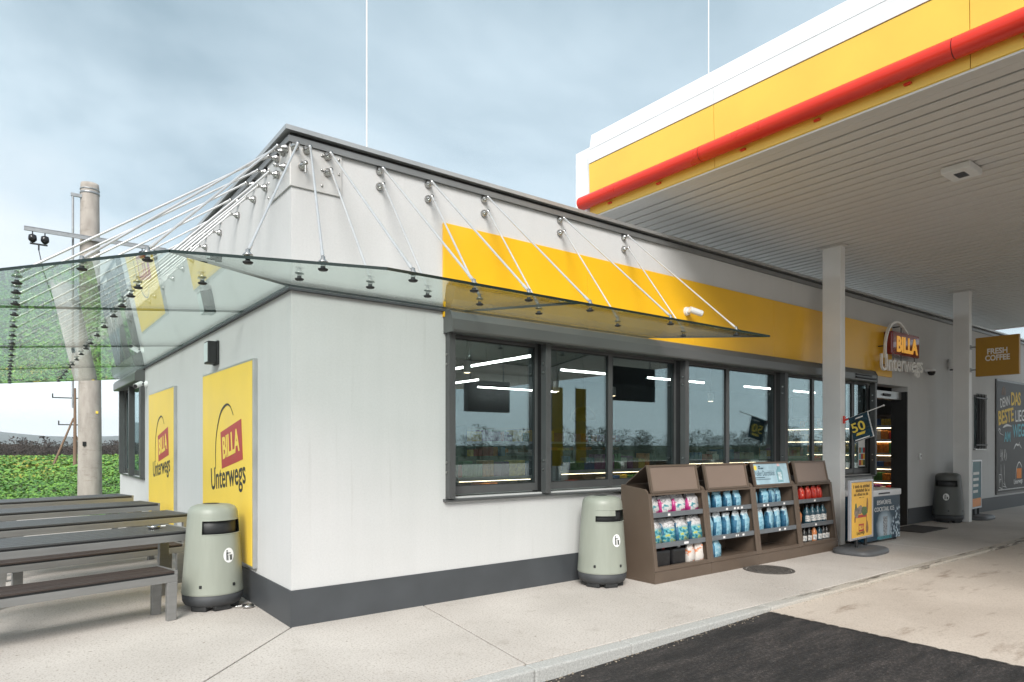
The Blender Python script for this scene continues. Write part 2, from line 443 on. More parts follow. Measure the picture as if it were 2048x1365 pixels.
def tag(o, label=None, cat=None, group=None, kind=None):
    if label: o["label"] = label
    if cat: o["category"] = cat
    if group: o["group"] = group
    if kind: o["kind"] = kind
    return o
def thing(name, label, cat, loc=(0, 0, 0), rz=0, group=None):
    o = bpy.data.objects.new(name, None); COL.objects.link(o)
    o.location = loc; o.rotation_euler[2] = rz; o.empty_display_size = 0.2
    return tag(o, label, cat, group)
def obj(name, me, parent=None, loc=(0, 0, 0), mtx=None):
    o = bpy.data.objects.new(name, me); COL.objects.link(o)
    if parent is not None:
        o.parent = parent
    if mtx is not None:
        o.matrix_local = mtx
    else:
        o.location = loc
    return o
def dup(root, loc=None, rz=None, **tags):
    c = root.copy(); COL.objects.link(c)
    if loc: c.location = loc
    if rz is not None: c.rotation_euler[2] = rz
    tag(c, **tags)
    for ch in root.children:
        k = ch.copy(); COL.objects.link(k); k.parent = c
        for g_ in ch.children:
            q = g_.copy(); COL.objects.link(q); q.parent = k
    return c
def text_mesh(s, size, bold=0.0, ext=0.002, width=None, sx=1.0, align='LEFT', italic=0.0):
    cu = bpy.data.curves.new("lettering", 'FONT'); cu.body = s; cu.size = size; cu.offset = bold; cu.extrude = ext
    cu.align_x = align; cu.shear = italic; cu.resolution_u = 3
    ob = bpy.data.objects.new("lettering", cu)
    COL.objects.link(ob)
    bpy.context.view_layer.update()
    me = bpy.data.meshes.new_from_object(ob.evaluated_get(bpy.context.evaluated_depsgraph_get()))
    bpy.data.objects.remove(ob); bpy.data.curves.remove(cu)
    xs = [v_.co.x for v_ in me.vertices]
    if width and xs:
        x0, x1 = min(xs), max(xs); k = width / (x1 - x0)
        for v_ in me.vertices:
            v_.co.x = (v_.co.x - x0) * k
    else:
        for v_ in me.vertices:
            v_.co.x *= sx
    return me
def frame_m(o, u, v, n):
    m_ = Matrix.Identity(4)
    for k in range(3):
        m_[k][0] = u[k]; m_[k][1] = v[k]; m_[k][2] = n[k]; m_[k][3] = o[k]
    return m_
def text(name, s, parent, matname, o, u, n, size, v=(0, 0, 1), **k):
    me = text_mesh(s, size, **k)
    me.materials.clear(); me.materials.append(M(matname))
    u = Vector(u).normalized(); n = Vector(n).normalized(); v = n.cross(u)
    return obj(name, me, parent, mtx=frame_m(o, u, v, n))

# ================================================================== GROUND
gm = MB()
gm.poly([(-5400, -1500, -0.75), (7000, -1500, -0.75), (7000, 6000, -0.75), (-5400, 6000, -0.75)])
tag(gm.build("ground", M("grassland")), "wide flat farmland reaching the horizon", kind="structure")
am = MB()
for y0, y1 in [(-40, -2.16)]:
    xs = [-60, 1.2, 3.95]; zs = [-0.10, -0.10, -0.034]
    for i in range(2):
        am.poly([(xs[i], y0, zs[i]), (xs[i + 1], y0, zs[i + 1]), (xs[i + 1], y1, zs[i + 1]), (xs[i], y1, zs[i])])
tag(am.build("asphalt_road", M("asphalt")), "black asphalt lane in front of the shop kerb", kind="structure")
el = MB(); ey = -2.17
while ey > -9:
    st_ = rnd.uniform(.05, .30); w_ = rnd.uniform(.001, .012)
    el.poly([(3.94, ey, -.0285), (3.94, ey - st_, -.0285), (3.95 + w_ * rnd.uniform(.6, 1), ey - st_ * .8, -.0285), (3.95 + w_, ey - st_ * .2, -.0285)]); ey -= st_
tag(el.build("asphalt_edge", M("asphalt")), "ragged bitumen edge where asphalt meets the concrete", kind="structure")
fm = MB(); fm.box((3.95, -40, -0.4), (60, -2.16, -0.03))
tag(fm.build("forecourt", M("forecourt_concrete")), "pale stained concrete forecourt under the fuel canopy", kind="structure")
# pavement: dark bed and separate cast slabs with open joints
pv = MB(); pv.box((-9, -2.02, -0.5), (21, 12.0, -0.02))
pave = tag(pv.build("pavement", M("sealant")), "light concrete pavement around the shop", kind="structure")
def slab(pts):
    c = Vector((sum(p[0] for p in pts) / len(pts), sum(p[1] for p in pts) / len(pts)))
    q = []
    n = len(pts)
    for i in range(n):                                   # inset every edge by 6 mm for the joint
        p0, p1, p2 = Vector(pts[i - 1]), Vector(pts[i]), Vector(pts[(i + 1) % n])
        e1 = (p1 - p0).normalized(); e2 = (p2 - p1).normalized()
        n1 = Vector((-e1.y, e1.x)); n2 = Vector((-e2.y, e2.x))
        bi = (n1 + n2); k = 0.007 / max(0.3, bi.normalized().dot(n1)) ; q.append(p1 + bi.normalized() * k)
    mb = MB(); mb.prism([(p.x, p.y) for p in q], 2, -0.1, 0.0)
    mb.build("slab", M("pavement_concrete"), pave, bevel=0.006)
slab([(0, 0), (-1.92, -2.02), (1.03, -2.02), (1.32, 0)])
slab([(0, 0), (0, 1.31), (-4.4, 1.30), (-4.4, -2.02), (-1.92, -2.02)])
slab([(-4.4, -2.02), (-4.4, 1.3), (-9, 1.3), (-9, -2.02)])
slab([(1.32, 0), (1.03, -2.02), (4.85, -2.02), (5.35, 0)])
slab([(5.35, 0), (4.85, -2.02), (9.4, -2.02), (9.4, 0)])
slab([(9.4, 0), (9.4, -2.02), (13.6, -2.02), (13.6, 0)])
slab([(13.6, 0), (13.6, -2.02), (21, -2.02), (21, 0)])
slab([(0, 1.31), (0, 6.5), (-4.4, 6.5), (-4.4, 1.3)])
slab([(0, 6.5), (0, 12), (-4.4, 12), (-4.4, 6.5)])
slab([(-4.4, 1.3), (-4.4, 12), (-9, 12), (-9, 1.3)])
# kerb
kb = MB(); kb.box((-9, -2.14, -0.5), (21, -2.03, -0.13))
kerb = tag(kb.build("kerb", M("sealant")), "grey stone kerb along the pavement edge", kind="structure")
kx = -9.0
i = 0
while kx < 21:
    L = 1.0
    k1 = MB(); k1.bevbox((0.004, -2.155 + rnd.uniform(-.004, .004), -0.32), (L - 0.004, -2.024, 0.003 + rnd.uniform(-.003, .003)), 0.014)
    k1.build("kerbstone", M("kerb_stone"), kerb, loc=(kx, 0, 0))
    kx += L
# gravel and dead leaves in the gutter
gr = MB()
for _ in range(420):
    x = rnd.uniform(-1, 8); y = -2.165 - abs(rnd.gauss(0, 0.035)); s_ = rnd.uniform(0.003, 0.011)
    z = -0.10 if x < 1.2 else (-0.10 + 0.066 * (min(x, 3.95) - 1.2) / 2.75)
    gr.bevbox((x, y, z), (x + s_ * 1.5, y + s_, z + s_ * 0.6), s_ * 0.2)
tag(gr.build("gutter_gravel", mat("gravel", (0.28, 0.24, 0.19), 0.9, var=0.4, vs=90)), "loose grit in the gutter below the kerb", "grit", kind="stuff")
# manhole
mh_ = thing("manhole_cover", "round cast iron manhole cover in the pavement before the racks", "manhole cover", (5.78, -1.03, 0.0))
a_ = MB(); a_.lathe([(0.0, 0.006), (0.26, 0.006), (0.27, 0.0)], 40); a_.build("cover", M("manhole_iron"), mh_)
a_ = MB(); a_.lathe([(0.275, 0.001), (0.28, 0.007), (0.31, 0.007), (0.315, 0.0)], 40); a_.build("rim", M("manhole_iron"), mh_)
a_ = MB()
for ix in range(-5, 6):
    for iy in range(-5, 6):
        if ix * ix + iy * iy < 27:
            a_.box((ix * .046 - .014, iy * .046 - .014, .006), (ix * .046 + .014, iy * .046 + .014, .011))
a_.build("studs", M("manhole_iron"), mh_)
a_ = MB(); a_.bevbox((11.2, -0.75, 0.001), (12.35, -0.12, 0.014), 0.004)
tag(a_.build("door_mat", M("door_mat")), "dark doormat on the pavement before the shop entrance", "doormat")

# field of low green crop
fs = MB(); fs.poly([(-80, 12.2, -0.55), (120, 12.2, -0.55), (120, 130, -0.62), (-80, 130, -0.62)])
tag(fs.build("field", M("field_soil")), "brown soil of the crop field", kind="structure")
def leaf_field():
    rs = np.random.default_rng(3)
    zones = [(-8, 8, 12.3, 24, 230, 0.085), (-12, 14, 24, 48, 75, 0.14), (-26, 40, 48, 128, 11, 0.36)]
    V = []; F = []; MI = []
    nv_ = 0
    for x0, x1, y0, y1, den, sz in zones:
        n = int((x1 - x0) * (y1 - y0) * den)
        cx = rs.uniform(x0, x1, n); cy = rs.uniform(y0, y1, n)
        hgt = 0.42 + 0.16 * np.sin(cx * 1.7 + 2 * np.sin(cy * 0.9)) * np.cos(cy * 1.3) + 0.08 * np.sin(cx * 5.1) * np.sin(cy * 4.3)
        cz = -0.55 + hgt * rs.power(2.2, n) + rs.normal(0, 0.03, n)
        s_ = sz * rs.uniform(0.6, 1.3, n)
        th = rs.uniform(0, 2 * np.pi, n); tilt = rs.normal(0.35, 0.35, n)
        ux = np.cos(th) * np.cos(tilt); uy = np.sin(th) * np.cos(tilt); uz = np.sin(tilt)
        wx = -np.sin(th); wy = np.cos(th); wz = rs.normal(0, 0.3, n)
        c0 = np.stack([cx, cy, cz], 1); u = np.stack([ux, uy, uz], 1) * s_[:, None]; w_ = np.stack([wx, wy, wz], 1) * (s_ * 0.42)[:, None]
        dn = np.zeros((n, 3)); dn[:, 2] = -s_ * 0.18
        p = [c0 - u * 0.5, c0 + w_ + dn * .3, c0 + u * 0.55 + dn, c0 - w_ + dn * .3, c0]
        V.append(np.stack(p, 1).reshape(-1, 3))
        base = nv_ + np.arange(n) * 5
        for a, b_ in ((0, 3), (3, 2), (2, 1), (1, 0)):
            F.append(np.stack([base + 4, base + a, base + b_], 1))
        patch = np.sin(cx * 0.45 + 1.3) + np.sin(cy * 0.33) + 0.5 * np.sin(cx * 1.1 + cy * 0.7)
        pr = rs.uniform(0, 1, n) + 0.10 * patch + np.clip((cy - 20) / 100, 0, .35)
        k = np.where(pr < 0.36, 0, np.where(pr < 0.76, 1, np.where(pr < 1.27, 2, 3)))
        MI.append(np.tile(k, 4))
        nv_ += n * 5
    V = np.concatenate(V); F = np.concatenate(F); MI = np.concatenate(MI)
    me = bpy.data.meshes.new("crop_leaves")
    me.vertices.add(len(V)); me.vertices.foreach_set("co", V.astype(np.float32).ravel())
    me.loops.add(len(F) * 3); me.loops.foreach_set("vertex_index", F.astype(np.int32).ravel())
    me.polygons.add(len(F)); me.polygons.foreach_set("loop_start", (np.arange(len(F)) * 3).astype(np.int32))
    for nm, c in (("leaf_deep", (0.065, 0.17, 0.035)), ("leaf_mid", (0.10, 0.245, 0.04)), ("leaf_light", (0.17, 0.33, 0.05)), ("leaf_yellow", (0.36, 0.32, 0.04))):
        lm = mat(nm, c, 0.5, var=0.3, vs=3, spec=0.4)
        me.materials.append(lm)
    me.polygons.foreach_set("material_index", MI.astype(np.int32))
    me.update(calc_edges=True); me.validate()
    return me
tag(obj("crop_leaves", leaf_field()), "leafy green crop covering the field behind the shop", "crop", kind="stuff")

# far wood, bare winter trees
def woodland(name, x0, x1, ydist, hmin, hmax, ntree, seed, label, m_, zb=-0.62, depth=14, twigs=46, ts=1.0):
    rg = random.Random(seed); mb = MB()
    for _ in range(ntree):
        x = rg.uniform(x0, x1); y = ydist + rg.uniform(0, depth) * (1 if ydist > 0 else -1); h = rg.uniform(hmin, hmax) * (1.25 if rg.random() < .06 else 1)
        mb.tube((x, y, zb), (x + rg.uniform(-.2, .2), y, zb + h * .5), h * .018, h * .008, 4, caps=False)
        for _ in range(twigs):
            a = rg.uniform(0, 6.28); rr_ = rg.random() ** .6 * h * .34; zz = zb + h * (rg.uniform(.08, 1.0))
            k = 1 - abs((zz - zb) / h - .55)
            p = Vector((x + math.cos(a) * rr_ * k, y + math.sin(a) * rr_ * k, zz))
            q = p + Vector((rg.gauss(0, .5), rg.gauss(0, .3), rg.uniform(.1, .9))) * h * .12 * ts
            n_ = Vector((rg.gauss(0, 1), rg.gauss(0, 1), rg.gauss(0, 1))) * h * .035 * ts
            mb.poly([p - n_, p + n_, q])
    return tag(mb.build(name, M(m_)), label, "trees", kind="stuff")
woodland("far_woodland", -90, 160, 128, 2.0, 3.0, 900, 5, "dark bare winter wood along the far field edge", "twig", twigs=130, ts=.8)
wb = MB()
rg = random.Random(4)
pts = [(-110 + 6 * k, rg.uniform(1.1, 1.9)) for k in range(50)]
for (xa, ha), (xb, hb) in zip(pts[:-1], pts[1:]):
    wb.faces([(xa, 138, -.7), (xb, 138, -.7), (xb, 139, hb), (xa, 139, ha), (xa, 150, -.7), (xb, 150, -.7)], [(0, 1, 2, 3), (3, 2, 5, 4)])
tag(wb.build("far_hedge", M("twig")), "dense dark undergrowth below the far wood", "hedge", kind="stuff")
woodland("roadside_woodland", -60, 210, -72, 3.2, 5.6, 330, 9, "leafy green trees across the road, seen mirrored in the shop windows", "twig_green", -0.75, 24, 330, .40)
# hills
hm = MB()
rg = random.Random(11)
HX = [-3000 + 150 * k for k in range(60)]
HH = [62 + 34 * math.sin(k * .31 + .6) * math.cos(k * .13) + 9 * math.sin(k * .83) for k in range(60)]
for k in range(59):
    hm.faces([(HX[k], 3400, -2), (HX[k + 1], 3400, -2), (HX[k + 1], 4100, HH[k + 1] * 1.55), (HX[k], 4100, HH[k] * 1.55), (HX[k], 5200, -2), (HX[k + 1], 5200, -2)], [(0, 1, 2, 3), (3, 2, 5, 4)], smooth=True)
tag(hm.build("hills", M("hill_wood")), "low wooded hills on the horizon", kind="structure")

# ================================================================== SHOP BUILDING
shop = thing("shop_building", "pale grey rendered flat-roofed shop with dark plinth and window band", "building", (0, 0, 0))
XE, YE, ZW = 21.0, 10.9, 4.26
wf = MB()
WX0, WX1, WZ0, WZ1 = 1.60, 10.90, 1.06, 2.76
DX0, DX1, DZ = 10.95, 12.41, 2.66
BX0, BX1, BZ0, BZ1 = 15.95, 16.62, 1.52, 2.77
wf.box((0, 0, 0.0), (WX0, 0.3, ZW)); wf.box((WX0, 0, 0), (WX1, .3, WZ0)); wf.box((WX0, 0, WZ1), (DX1, .3, ZW))
wf.box((DX1, 0, 0), (BX0, .3, ZW)); wf.box((BX0, 0, 0), (BX1, .3, BZ0)); wf.box((BX0, 0, BZ1), (BX1, .3, ZW)); wf.box((BX1, 0, 0), (XE, .3, ZW))
wf.build("front_wall", M("render_wall"), shop)
wl_ = MB()
LY0, LY1, LZ0, LZ1 = 7.66, 10.45, 1.0, 2.76
wl_.box((0, .3, 0), (.3, LY0, ZW)); wl_.box((0, LY0, 0), (.3, LY1, LZ0)); wl_.box((0, LY0, LZ1), (.3, LY1, ZW)); wl_.box((0, LY1, 0), (.3, YE, ZW))
wl_.build("side_wall", M("render_wall"), shop)
wb_ = MB(); wb_.box((.3, YE - .3, 0), (XE, YE, ZW)); wb_.box((XE - .3, .3, 0), (XE, YE - .3, ZW)); wb_.build("back_wall", M("render_wall"), shop)
rf = MB(); rf.box((.3, .3, 3.6), (XE - .3, YE - .3, 3.8)); rf.build("roof_deck", mat("roof_gravel", (.42, .41, .39), .9, var=.2, vs=40, bump=.5, bs=60), shop)
pl = MB()
pl.box((-.012, -.012, -.05), (10.93, .0, .32)); pl.box((DX1 + .02, -.012, -.05), (XE, 0, .32)); pl.box((-.012, 0.0, -.05), (0, YE, .32))
pl.build("plinth", M("anthracite"), shop)
for nm, z0, z1, off, mt in (("parapet_trim", 4.245, 4.300, .035, "cap_lower"), ("parapet_shadow_gap", 4.300, 4.332, .012, "black"), ("parapet_cap", 4.332, 4.372, .07, "cap_metal")):
    c_ = MB()
    c_.box((-off, -off, z0), (XE, .34, z1)); c_.box((-off, .34, z0), (.34, YE, z1)); c_.box((.34, YE - .34, z0), (XE, YE + off, z1)); c_.box((XE - .34, .34, z0), (XE + off, YE - .34, z1))
    c_.build(nm, M(mt), shop)
# yellow cladding band, panel by panel
bx = [1.54, 3.55, 5.55, 7.55, 9.55, 11.65]
for a, b_ in zip(bx[:-1], bx[1:]):
    p = MB(); p.box((a + .002, -.03, 2.90), (b_ - .002, -.001, 3.855)); p.build("cladding_panel", M("yellow_cladding"), shop, bevel=.003)
# front window band
FR = M("frame_grey")
def window(parent, x0, x1, z0, z1, y=0.06, fw=.036, gname="window_glass", brail=.085):
    f = MB()
    f.box((x0, y, z0), (x0 + fw, y + .06, z1)); f.box((x1 - fw, y, z0), (x1, y + .06, z1))
    f.box((x0 + fw, y, z0), (x1 - fw, y + .06, z0 + brail)); f.box((x0 + fw, y, z1 - fw), (x1 - fw, y + .06, z1))
    wdw = f.build("window", FR, parent, bevel=.004)
    g_ = MB(); g_.box((x0 + fw - .01, y + .022, z0 + brail - .01), (x1 - fw + .01, y + .038, z1 - fw + .01)); g_.build("pane", M(gname), wdw)
    gs = MB()
    gs.box((x0 + fw, y + .006, z0 + brail), (x0 + fw + .010, y + .021, z1 - fw)); gs.box((x1 - fw - .010, y + .006, z0 + brail), (x1 - fw, y + .021, z1 - fw))
    gs.box((x0 + fw + .010, y + .006, z0 + brail), (x1 - fw - .010, y + .021, z0 + brail + .010)); gs.box((x0 + fw + .010, y + .006, z1 - fw - .010), (x1 - fw - .010, y + .021, z1 - fw))
    gs.build("gasket", M("rubber"), wdw)
    return wdw
for a, b_ in ((1.64, 2.85), (2.93, 4.03), (4.03, 5.30), (5.42, 6.48), (6.48, 7.76), (7.90, 8.89), (8.89, 9.93), (9.97, 10.28), (10.30, 10.88)):
    window(shop, a, b_, WZ0 + .02, WZ1 - .01)
for a, b_ in ((1.601, 1.64), (2.85, 2.93), (5.30, 5.42), (7.76, 7.90), (9.93, 9.97)):
    f = MB(); f.box((a, .07, WZ0), (b_, .16, WZ1)); f.build("mullion", M("black"), shop, bevel=.004)
for x in (1.58, 2.86, 5.33, 7.80, 10.84):           # shutter guide rails
    g_ = MB(); g_.box((x, -.075, 1.05), (x + .075, .015, 2.76)); g_.box((x + .028, -.079, 1.05), (x + .047, -.075, 2.74))
    rail = g_.build("shutter_rail", FR, shop, bevel=.005)
    for zz in (1.32, 1.42, 2.42, 2.52):
        s_ = MB(); s_.tube((x - .012, -.03, zz), (x, -.03, zz), .012, n=8); s_.build("bolt", M("steel"), rail)
sl = MB(); sl.prism([(-.055, 1.018), (-.055, 1.035), (.05, 1.058), (.05, 1.018)], 0, 1.55, 10.92); sl.build("window_sill", FR, shop, bevel=.003)
sb = MB(); sb.prism([(.0, 2.74), (-.155, 2.74), (-.165, 2.76), (-.165, 2.865), (-.128, 2.945), (.0, 2.985)], 0, 1.575, 10.72)
sb.build("shutter_box", M("box_grey"), shop, bevel=.006)
se = MB(); se.prism([(.0, 2.735), (-.17, 2.735), (-.17, 2.868), (-.131, 2.952), (.0, 2.99)], 0, 1.555, 1.575); se.prism([(.0, 2.735), (-.17, 2.735), (-.17, 2.868), (-.131, 2.952), (.0, 2.99)], 0, 10.72, 10.74)
se.build("shutter_box_cap", M("box_grey"), shop)
vt = MB(); vt.prism([(-.166, 2.775), (-.19, 2.79), (-.19, 2.81), (-.166, 2.81)], 0, 9.9, 10.66); vt.prism([(-.166, 2.83), (-.185, 2.84), (-.185, 2.855), (-.166, 2.855)], 0, 9.9, 10.5)
vt.build("air_vent", M("black"), shop)
# door
for a, b_ in ((DX1 - .035, DX1 - .001), (DX0 - .045, DX0)):
    dr = MB(); dr.box((a, -.004, .0), (b_, .30, DZ)); dr.build("door_reveal", M("black"), shop)
dh = MB(); dh.box((DX0, .10, 2.50), (DX1 - .035, .28, 2.655)); dh.build("door_operator", M("cap_metal"), shop, bevel=.006)
dh = MB(); dh.tube((11.55, .098, 2.575), (11.85, .098, 2.575), .028, n=12); dh.build("door_sensor", M("black"), shop)
for x0, x1 in ((10.96, 11.34),):
    f = MB(); y = .18
    f.box((x0, y, .02), (x0 + .05, y + .04, 2.5)); f.box((x1 - .05, y, .02), (x1, y + .04, 2.5)); f.box((x0 + .05, y, .02), (x1 - .05, y + .04, .14)); f.box((x0 + .05, y, 2.44), (x1 - .05, y + .04, 2.5))
    d_ = f.build("door", FR, shop, bevel=.003)
    g_ = MB(); g_.box((x0 + .045, y + .015, .13), (x1 - .045, y + .025, 2.45)); g_.build("pane", M("door_glass"), d_)
    g_ = MB(); g_.box((x0 + .06, y + .008, 1.25), (x1 - .06, y + .012, 1.55)); g_.build("notice", M("sticker"), d_)
# sign-sheet on last window
nt_ = MB(); nt_.box((10.52, .072, 1.20), (10.76, .080, 1.72))
ns = nt_.build("window_notice", M("sticker"), shop)
for k in range(3):
    for j in range(3):
        q = MB(); q.box((10.535 + j * .075, .068, 1.22 + k * .115), (10.60 + j * .075, .072, 1.32 + k * .115))
        q.build("notice_picture", [M("logo_red"), M("veg_brown"), M("poster_yellow"), M("chalk_blue"), M("veg_green")][(k * 3 + j * 2) % 5], ns)
# barred window
bw = MB(); bw.box((BX0, .10, BZ0), (BX0 + .05, .16, BZ1)); bw.box((BX1 - .05, .10, BZ0), (BX1, .16, BZ1)); bw.box((BX0 + .05, .10, BZ0), (BX1 - .05, .16, BZ0 + .05)); bw.box((BX0 + .05, .10, BZ1 - .05), (BX1 - .05, .16, BZ1))
bwin = bw.build("window", M("black"), shop)
q = MB(); q.box((BX0 + .04, .12, BZ0 + .04), (BX1 - .04, .135, BZ1 - .04)); q.build("pane", M("window_glass"), bwin)
for k in range(7):
    q = MB(); x = BX0 + .05 + k * .095; q.tube((x, -.05, BZ0 - .02), (x, -.05, BZ1 + .02), .011, n=8); q.build("window_bar", M("black"), bwin)
q = MB(); q.box((BX0 - .02, -.062, BZ0 + .06), (BX1 + .02, -.058, BZ0 + .09)); q.box((BX0 - .02, -.062, BZ1 - .09), (BX1 + .02, -.058, BZ1 - .06)); q.build("bar_rail", M("black"), bwin)
q = MB(); q.box((BX0 - .04, -.05, BZ0 - .045), (BX1 + .04, .1, BZ0 - .012)); q.build("sill", M("cap_metal"), shop)
# side window with rails standing proud
def yx(mb):                # swap so a front-wall builder works for the side wall: (x,y)->(y,x)
    mb.v = [(p[1], p[0], p[2]) for p in mb.v]; mb.f = [tuple(reversed(f_)) for f_ in mb.f]; return mb
for a, b_ in ((LY0 + .05, LY0 + 1.0), (LY0 + 1.0, LY0 + 1.9), (LY0 + 1.9, LY1 - .01)):
    f = MB(); y = .05; z0, z1 = LZ0 + .02, LZ1 - .01
    f.box((a, y, z0), (a + .05, y + .06, z1)); f.box((b_ - .05, y, z0), (b_, y + .06, z1)); f.box((a + .05, y, z0), (b_ - .05, y + .06, z0 + .08)); f.box((a + .05, y, z1 - .05), (b_ - .05, y + .06, z1))
    wdw = yx(f).build("window", FR, shop)
    g_ = MB(); g_.box((a + .04, y + .02, z0 + .07), (b_ - .04, y + .035, z1 - .04)); yx(g_).build("pane", M("window_glass"), wdw)
for y in (LY0, LY0 + 1.35, LY1 - .06):
    f = MB(); f.box((y, -.075, LZ0), (y + .08, .02, LZ1)); yx(f).build("shutter_rail", FR, shop)
f = MB(); f.prism([(0, 2.735), (-.155, 2.735), (-.165, 2.755), (-.165, 2.88), (-.135, 2.93), (0, 2.965)], 0, LY0 - .02, LY1 + .12)
yx(f).build("shutter_box", M("box_grey"), shop, bevel=.005)
f = MB(); f.box((LY0 - .03, -.05, .975), (LY1 + .03, .05, .998)); yx(f).build("window_sill", FR, shop)
# little bell-push and lamp by the door
q = MB(); q.bevbox((12.93, -.03, 1.30), (13.01, 0, 1.42), .008); q.tube((12.97, -.034, 1.37), (12.97, -.03, 1.37), .018, n=10, mi=1)
q.build("door_button", [M("white_plastic"), M("black")], shop)

# rain streaks below the studs are in the wall material; corner plates for the awning
aw = thing("glass_awning", "wrap-around glass awning hung on steel rods over the shop corner", "awning", (0, 0, 0))
cp = MB(); cp.box((-.016, -.016, 3.87), (.46, -.001, 4.243)); cp.box((-.016, -.001, 3.87), (-.001, .62, 4.243))
cp.build("corner_plate", M("plate_metal"), aw, bevel=.003)
bo = MB()
for x in (.27, .43):
    for z in (3.93, 4.07, 4.20):
        bo.lathe([(0, .012), (.010, .010), (.013, 0)], 8)
        n_ = len(bo.v)
        for k in range(n_ - 24, n_):
            p = bo.v[k]; bo.v[k] = (x + p[0], -.016 - p[2], z + p[1])
for y in (.42, .58):
    for z in (3.93, 4.07, 4.20):
        bo.lathe([(0, .012), (.010, .010), (.013, 0)], 8)
        n_ = len(bo.v)
        for k in range(n_ - 24, n_):
            p = bo.v[k]; bo.v[k] = (-.016 - p[2], y + p[0], z + p[1])
bo.build("plate_bolt", M("steel"), aw)
def zL(x): return 2.98 + 0.1 * x
def zF(y): return 2.98 + 0.119 * y
GT = .021
TIP = (-1.14, -.97)
def pane(pts, zf):
    mb = MB(); n = len(pts)
    lo = [(p[0], p[1], zf(p)) for p in pts]; hi = [(p[0], p[1], zf(p) + GT) for p in pts]
    mb.poly(lo[::-1]); mb.poly(hi)
    for k in range(n):
        j = (k + 1) % n; mb.poly([lo[k], lo[j], hi[j], hi[k]], 1)
    return mb.build("glass_pane", [M("awning_glass"), M("glass_edge")], aw)
LX = lambda p: zL(p[0]); FY = lambda p: zF(p[1])
g = .005
pane([(-.03, -.03 + g), (-.03, 1.4 - g), (-2.1, 1.4 - g), (-2.1, -.05), (TIP[0], TIP[1] + g)], LX)
for a, b_ in ((1.4, 4.4), (4.4, 7.4), (7.4, 10.3)):
    pane([(-.03, a + g), (-.03, b_ - g), (-2.1, b_ - g), (-2.1, a + g)], LX)
pane([(-.03 + g, -.03), (TIP[0] + g, TIP[1]), (.04, -1.76), (1.8 - g, -1.76), (1.8 - g, -.03)], FY)
pane([(1.8 + g, -.03), (1.8 + g, -1.76), (4.62, -1.76), (4.62, -.03)], FY)
for y in (1.4, 4.4, 7.4):
    js = MB(); js.faces([(-.03, y - g, zL(-.03)), (-.03, y + g, zL(-.03)), (-2.09, y + g, zL(-2.09)), (-2.09, y - g, zL(-2.09))], [(0, 1, 2, 3)])
    js.build("joint_seal", M("black"), aw)
js = MB(); js.faces([(1.8 - g, -.03, zF(-.03)), (1.8 + g, -.03, zF(-.03)), (1.8 + g, -1.75, zF(-1.75)), (1.8 - g, -1.75, zF(-1.75))], [(0, 1, 2, 3)])
js.build("joint_seal", M("black"), aw)
wp = MB(); wp.box((-.035, -.035, 2.955), (4.62, -.001, 2.975)); wp.box((-.035, -.001, 2.955), (-.001, 10.3, 2.975))
wp.build("wall_profile", M("anthracite"), aw)
fit = MB()
fit.lathe([(0, -.030), (.027, -.030), (.034, -.023), (.034, -.018), (.018, -.014), (.015, 0)], 16, mi=1)
fit.lathe([(.018, GT), (.034, GT + .002), (.034, GT + .010), (.016, GT + .026), (.014, GT + .045), (.0, GT + .052)], 16)
fit_me = fit.mesh("glass_fitting", [M("steel"), M("rubber")])
std = MB()
std.lathe([(.0, 0.0), (.036, 0.0), (.039, .012), (.034, .030), (.020, .048), (.012, .056), (.012, .075), (.019, .082), (.019, .098), (0, .104)], 16)
std_me = std.mesh("wall_stud", [M("steel")])
def put_fit(x, y, z):
    obj("glass_fitting", fit_me, aw, (x, y, z))
def put_stud(x, y, z, nrm):
    q_ = Vector(nrm).to_track_quat('Z', 'Y').to_matrix().to_4x4()
    o_ = obj("wall_stud", std_me, aw); o_.matrix_local = Matrix.Translation((x, y, z)) @ q_
def rod(p, q):
    mb = MB(); p = Vector(p); q = Vector(q); d_ = (q - p).normalized()
    mb.tube(p, q, .0095, n=10)
    mb.tube(q - d_ * .10, q - d_ * .03, .0125, n=10); mb.tube(p + d_ * .01, p + d_ * .07, .0125, n=10)
    mb.build("support_rod", M("rod_steel"), aw)
for x in (.30, .82, 1.35, 2.03, 3.10, 4.17):
    for z, yo in ((4.205, -1.645), (4.058, -.95)):
        yb = 0 if x > .46 else -.016
        put_stud(x + .02, yb, z, (0, -1, 0)); put_fit(x, yo, zF(yo)); rod((x + .02, yb - .09, z), (x, yo, zF(yo) + .05))
put_stud(.13, -.016, 4.21, (0, -1, 0)); put_fit(-.29, -1.47, zF(-1.47)); rod((.13, -.106, 4.21), (-.29, -1.47, zF(-1.47) + .05))
put_stud(.02, -.016, 4.21, (0, -1, 0)); put_fit(-.71, -1.22, zF(-1.2)); rod((.02, -.106, 4.21), (-.71, -1.22, zF(-1.2) + .05))
put_stud(.09, -.016, 4.06, (0, -1, 0)); put_fit(-.21, -.79, zF(-.79))
q = MB(); q.tube((.09, -.10, 4.06), (.09, -.10, 3.98), .008, n=8); q.build("loose_pin", M("steel"), aw)
put_stud(-.016, .05, 4.21, (-1, 0, 0)); put_fit(-1.24, -.80, zL(-1.24)); rod((-.106, .05, 4.21), (-1.24, -.80, zL(-1.24) + .05))
put_stud(-.016, .14, 4.21, (-1, 0, 0)); put_fit(-1.58, -.42, zL(-1.58)); rod((-.106, .14, 4.21), (-1.58, -.42, zL(-1.58) + .05))
put_stud(-.016, .10, 4.06, (-1, 0, 0)); put_fit(-.75, -.12, zL(-.75))
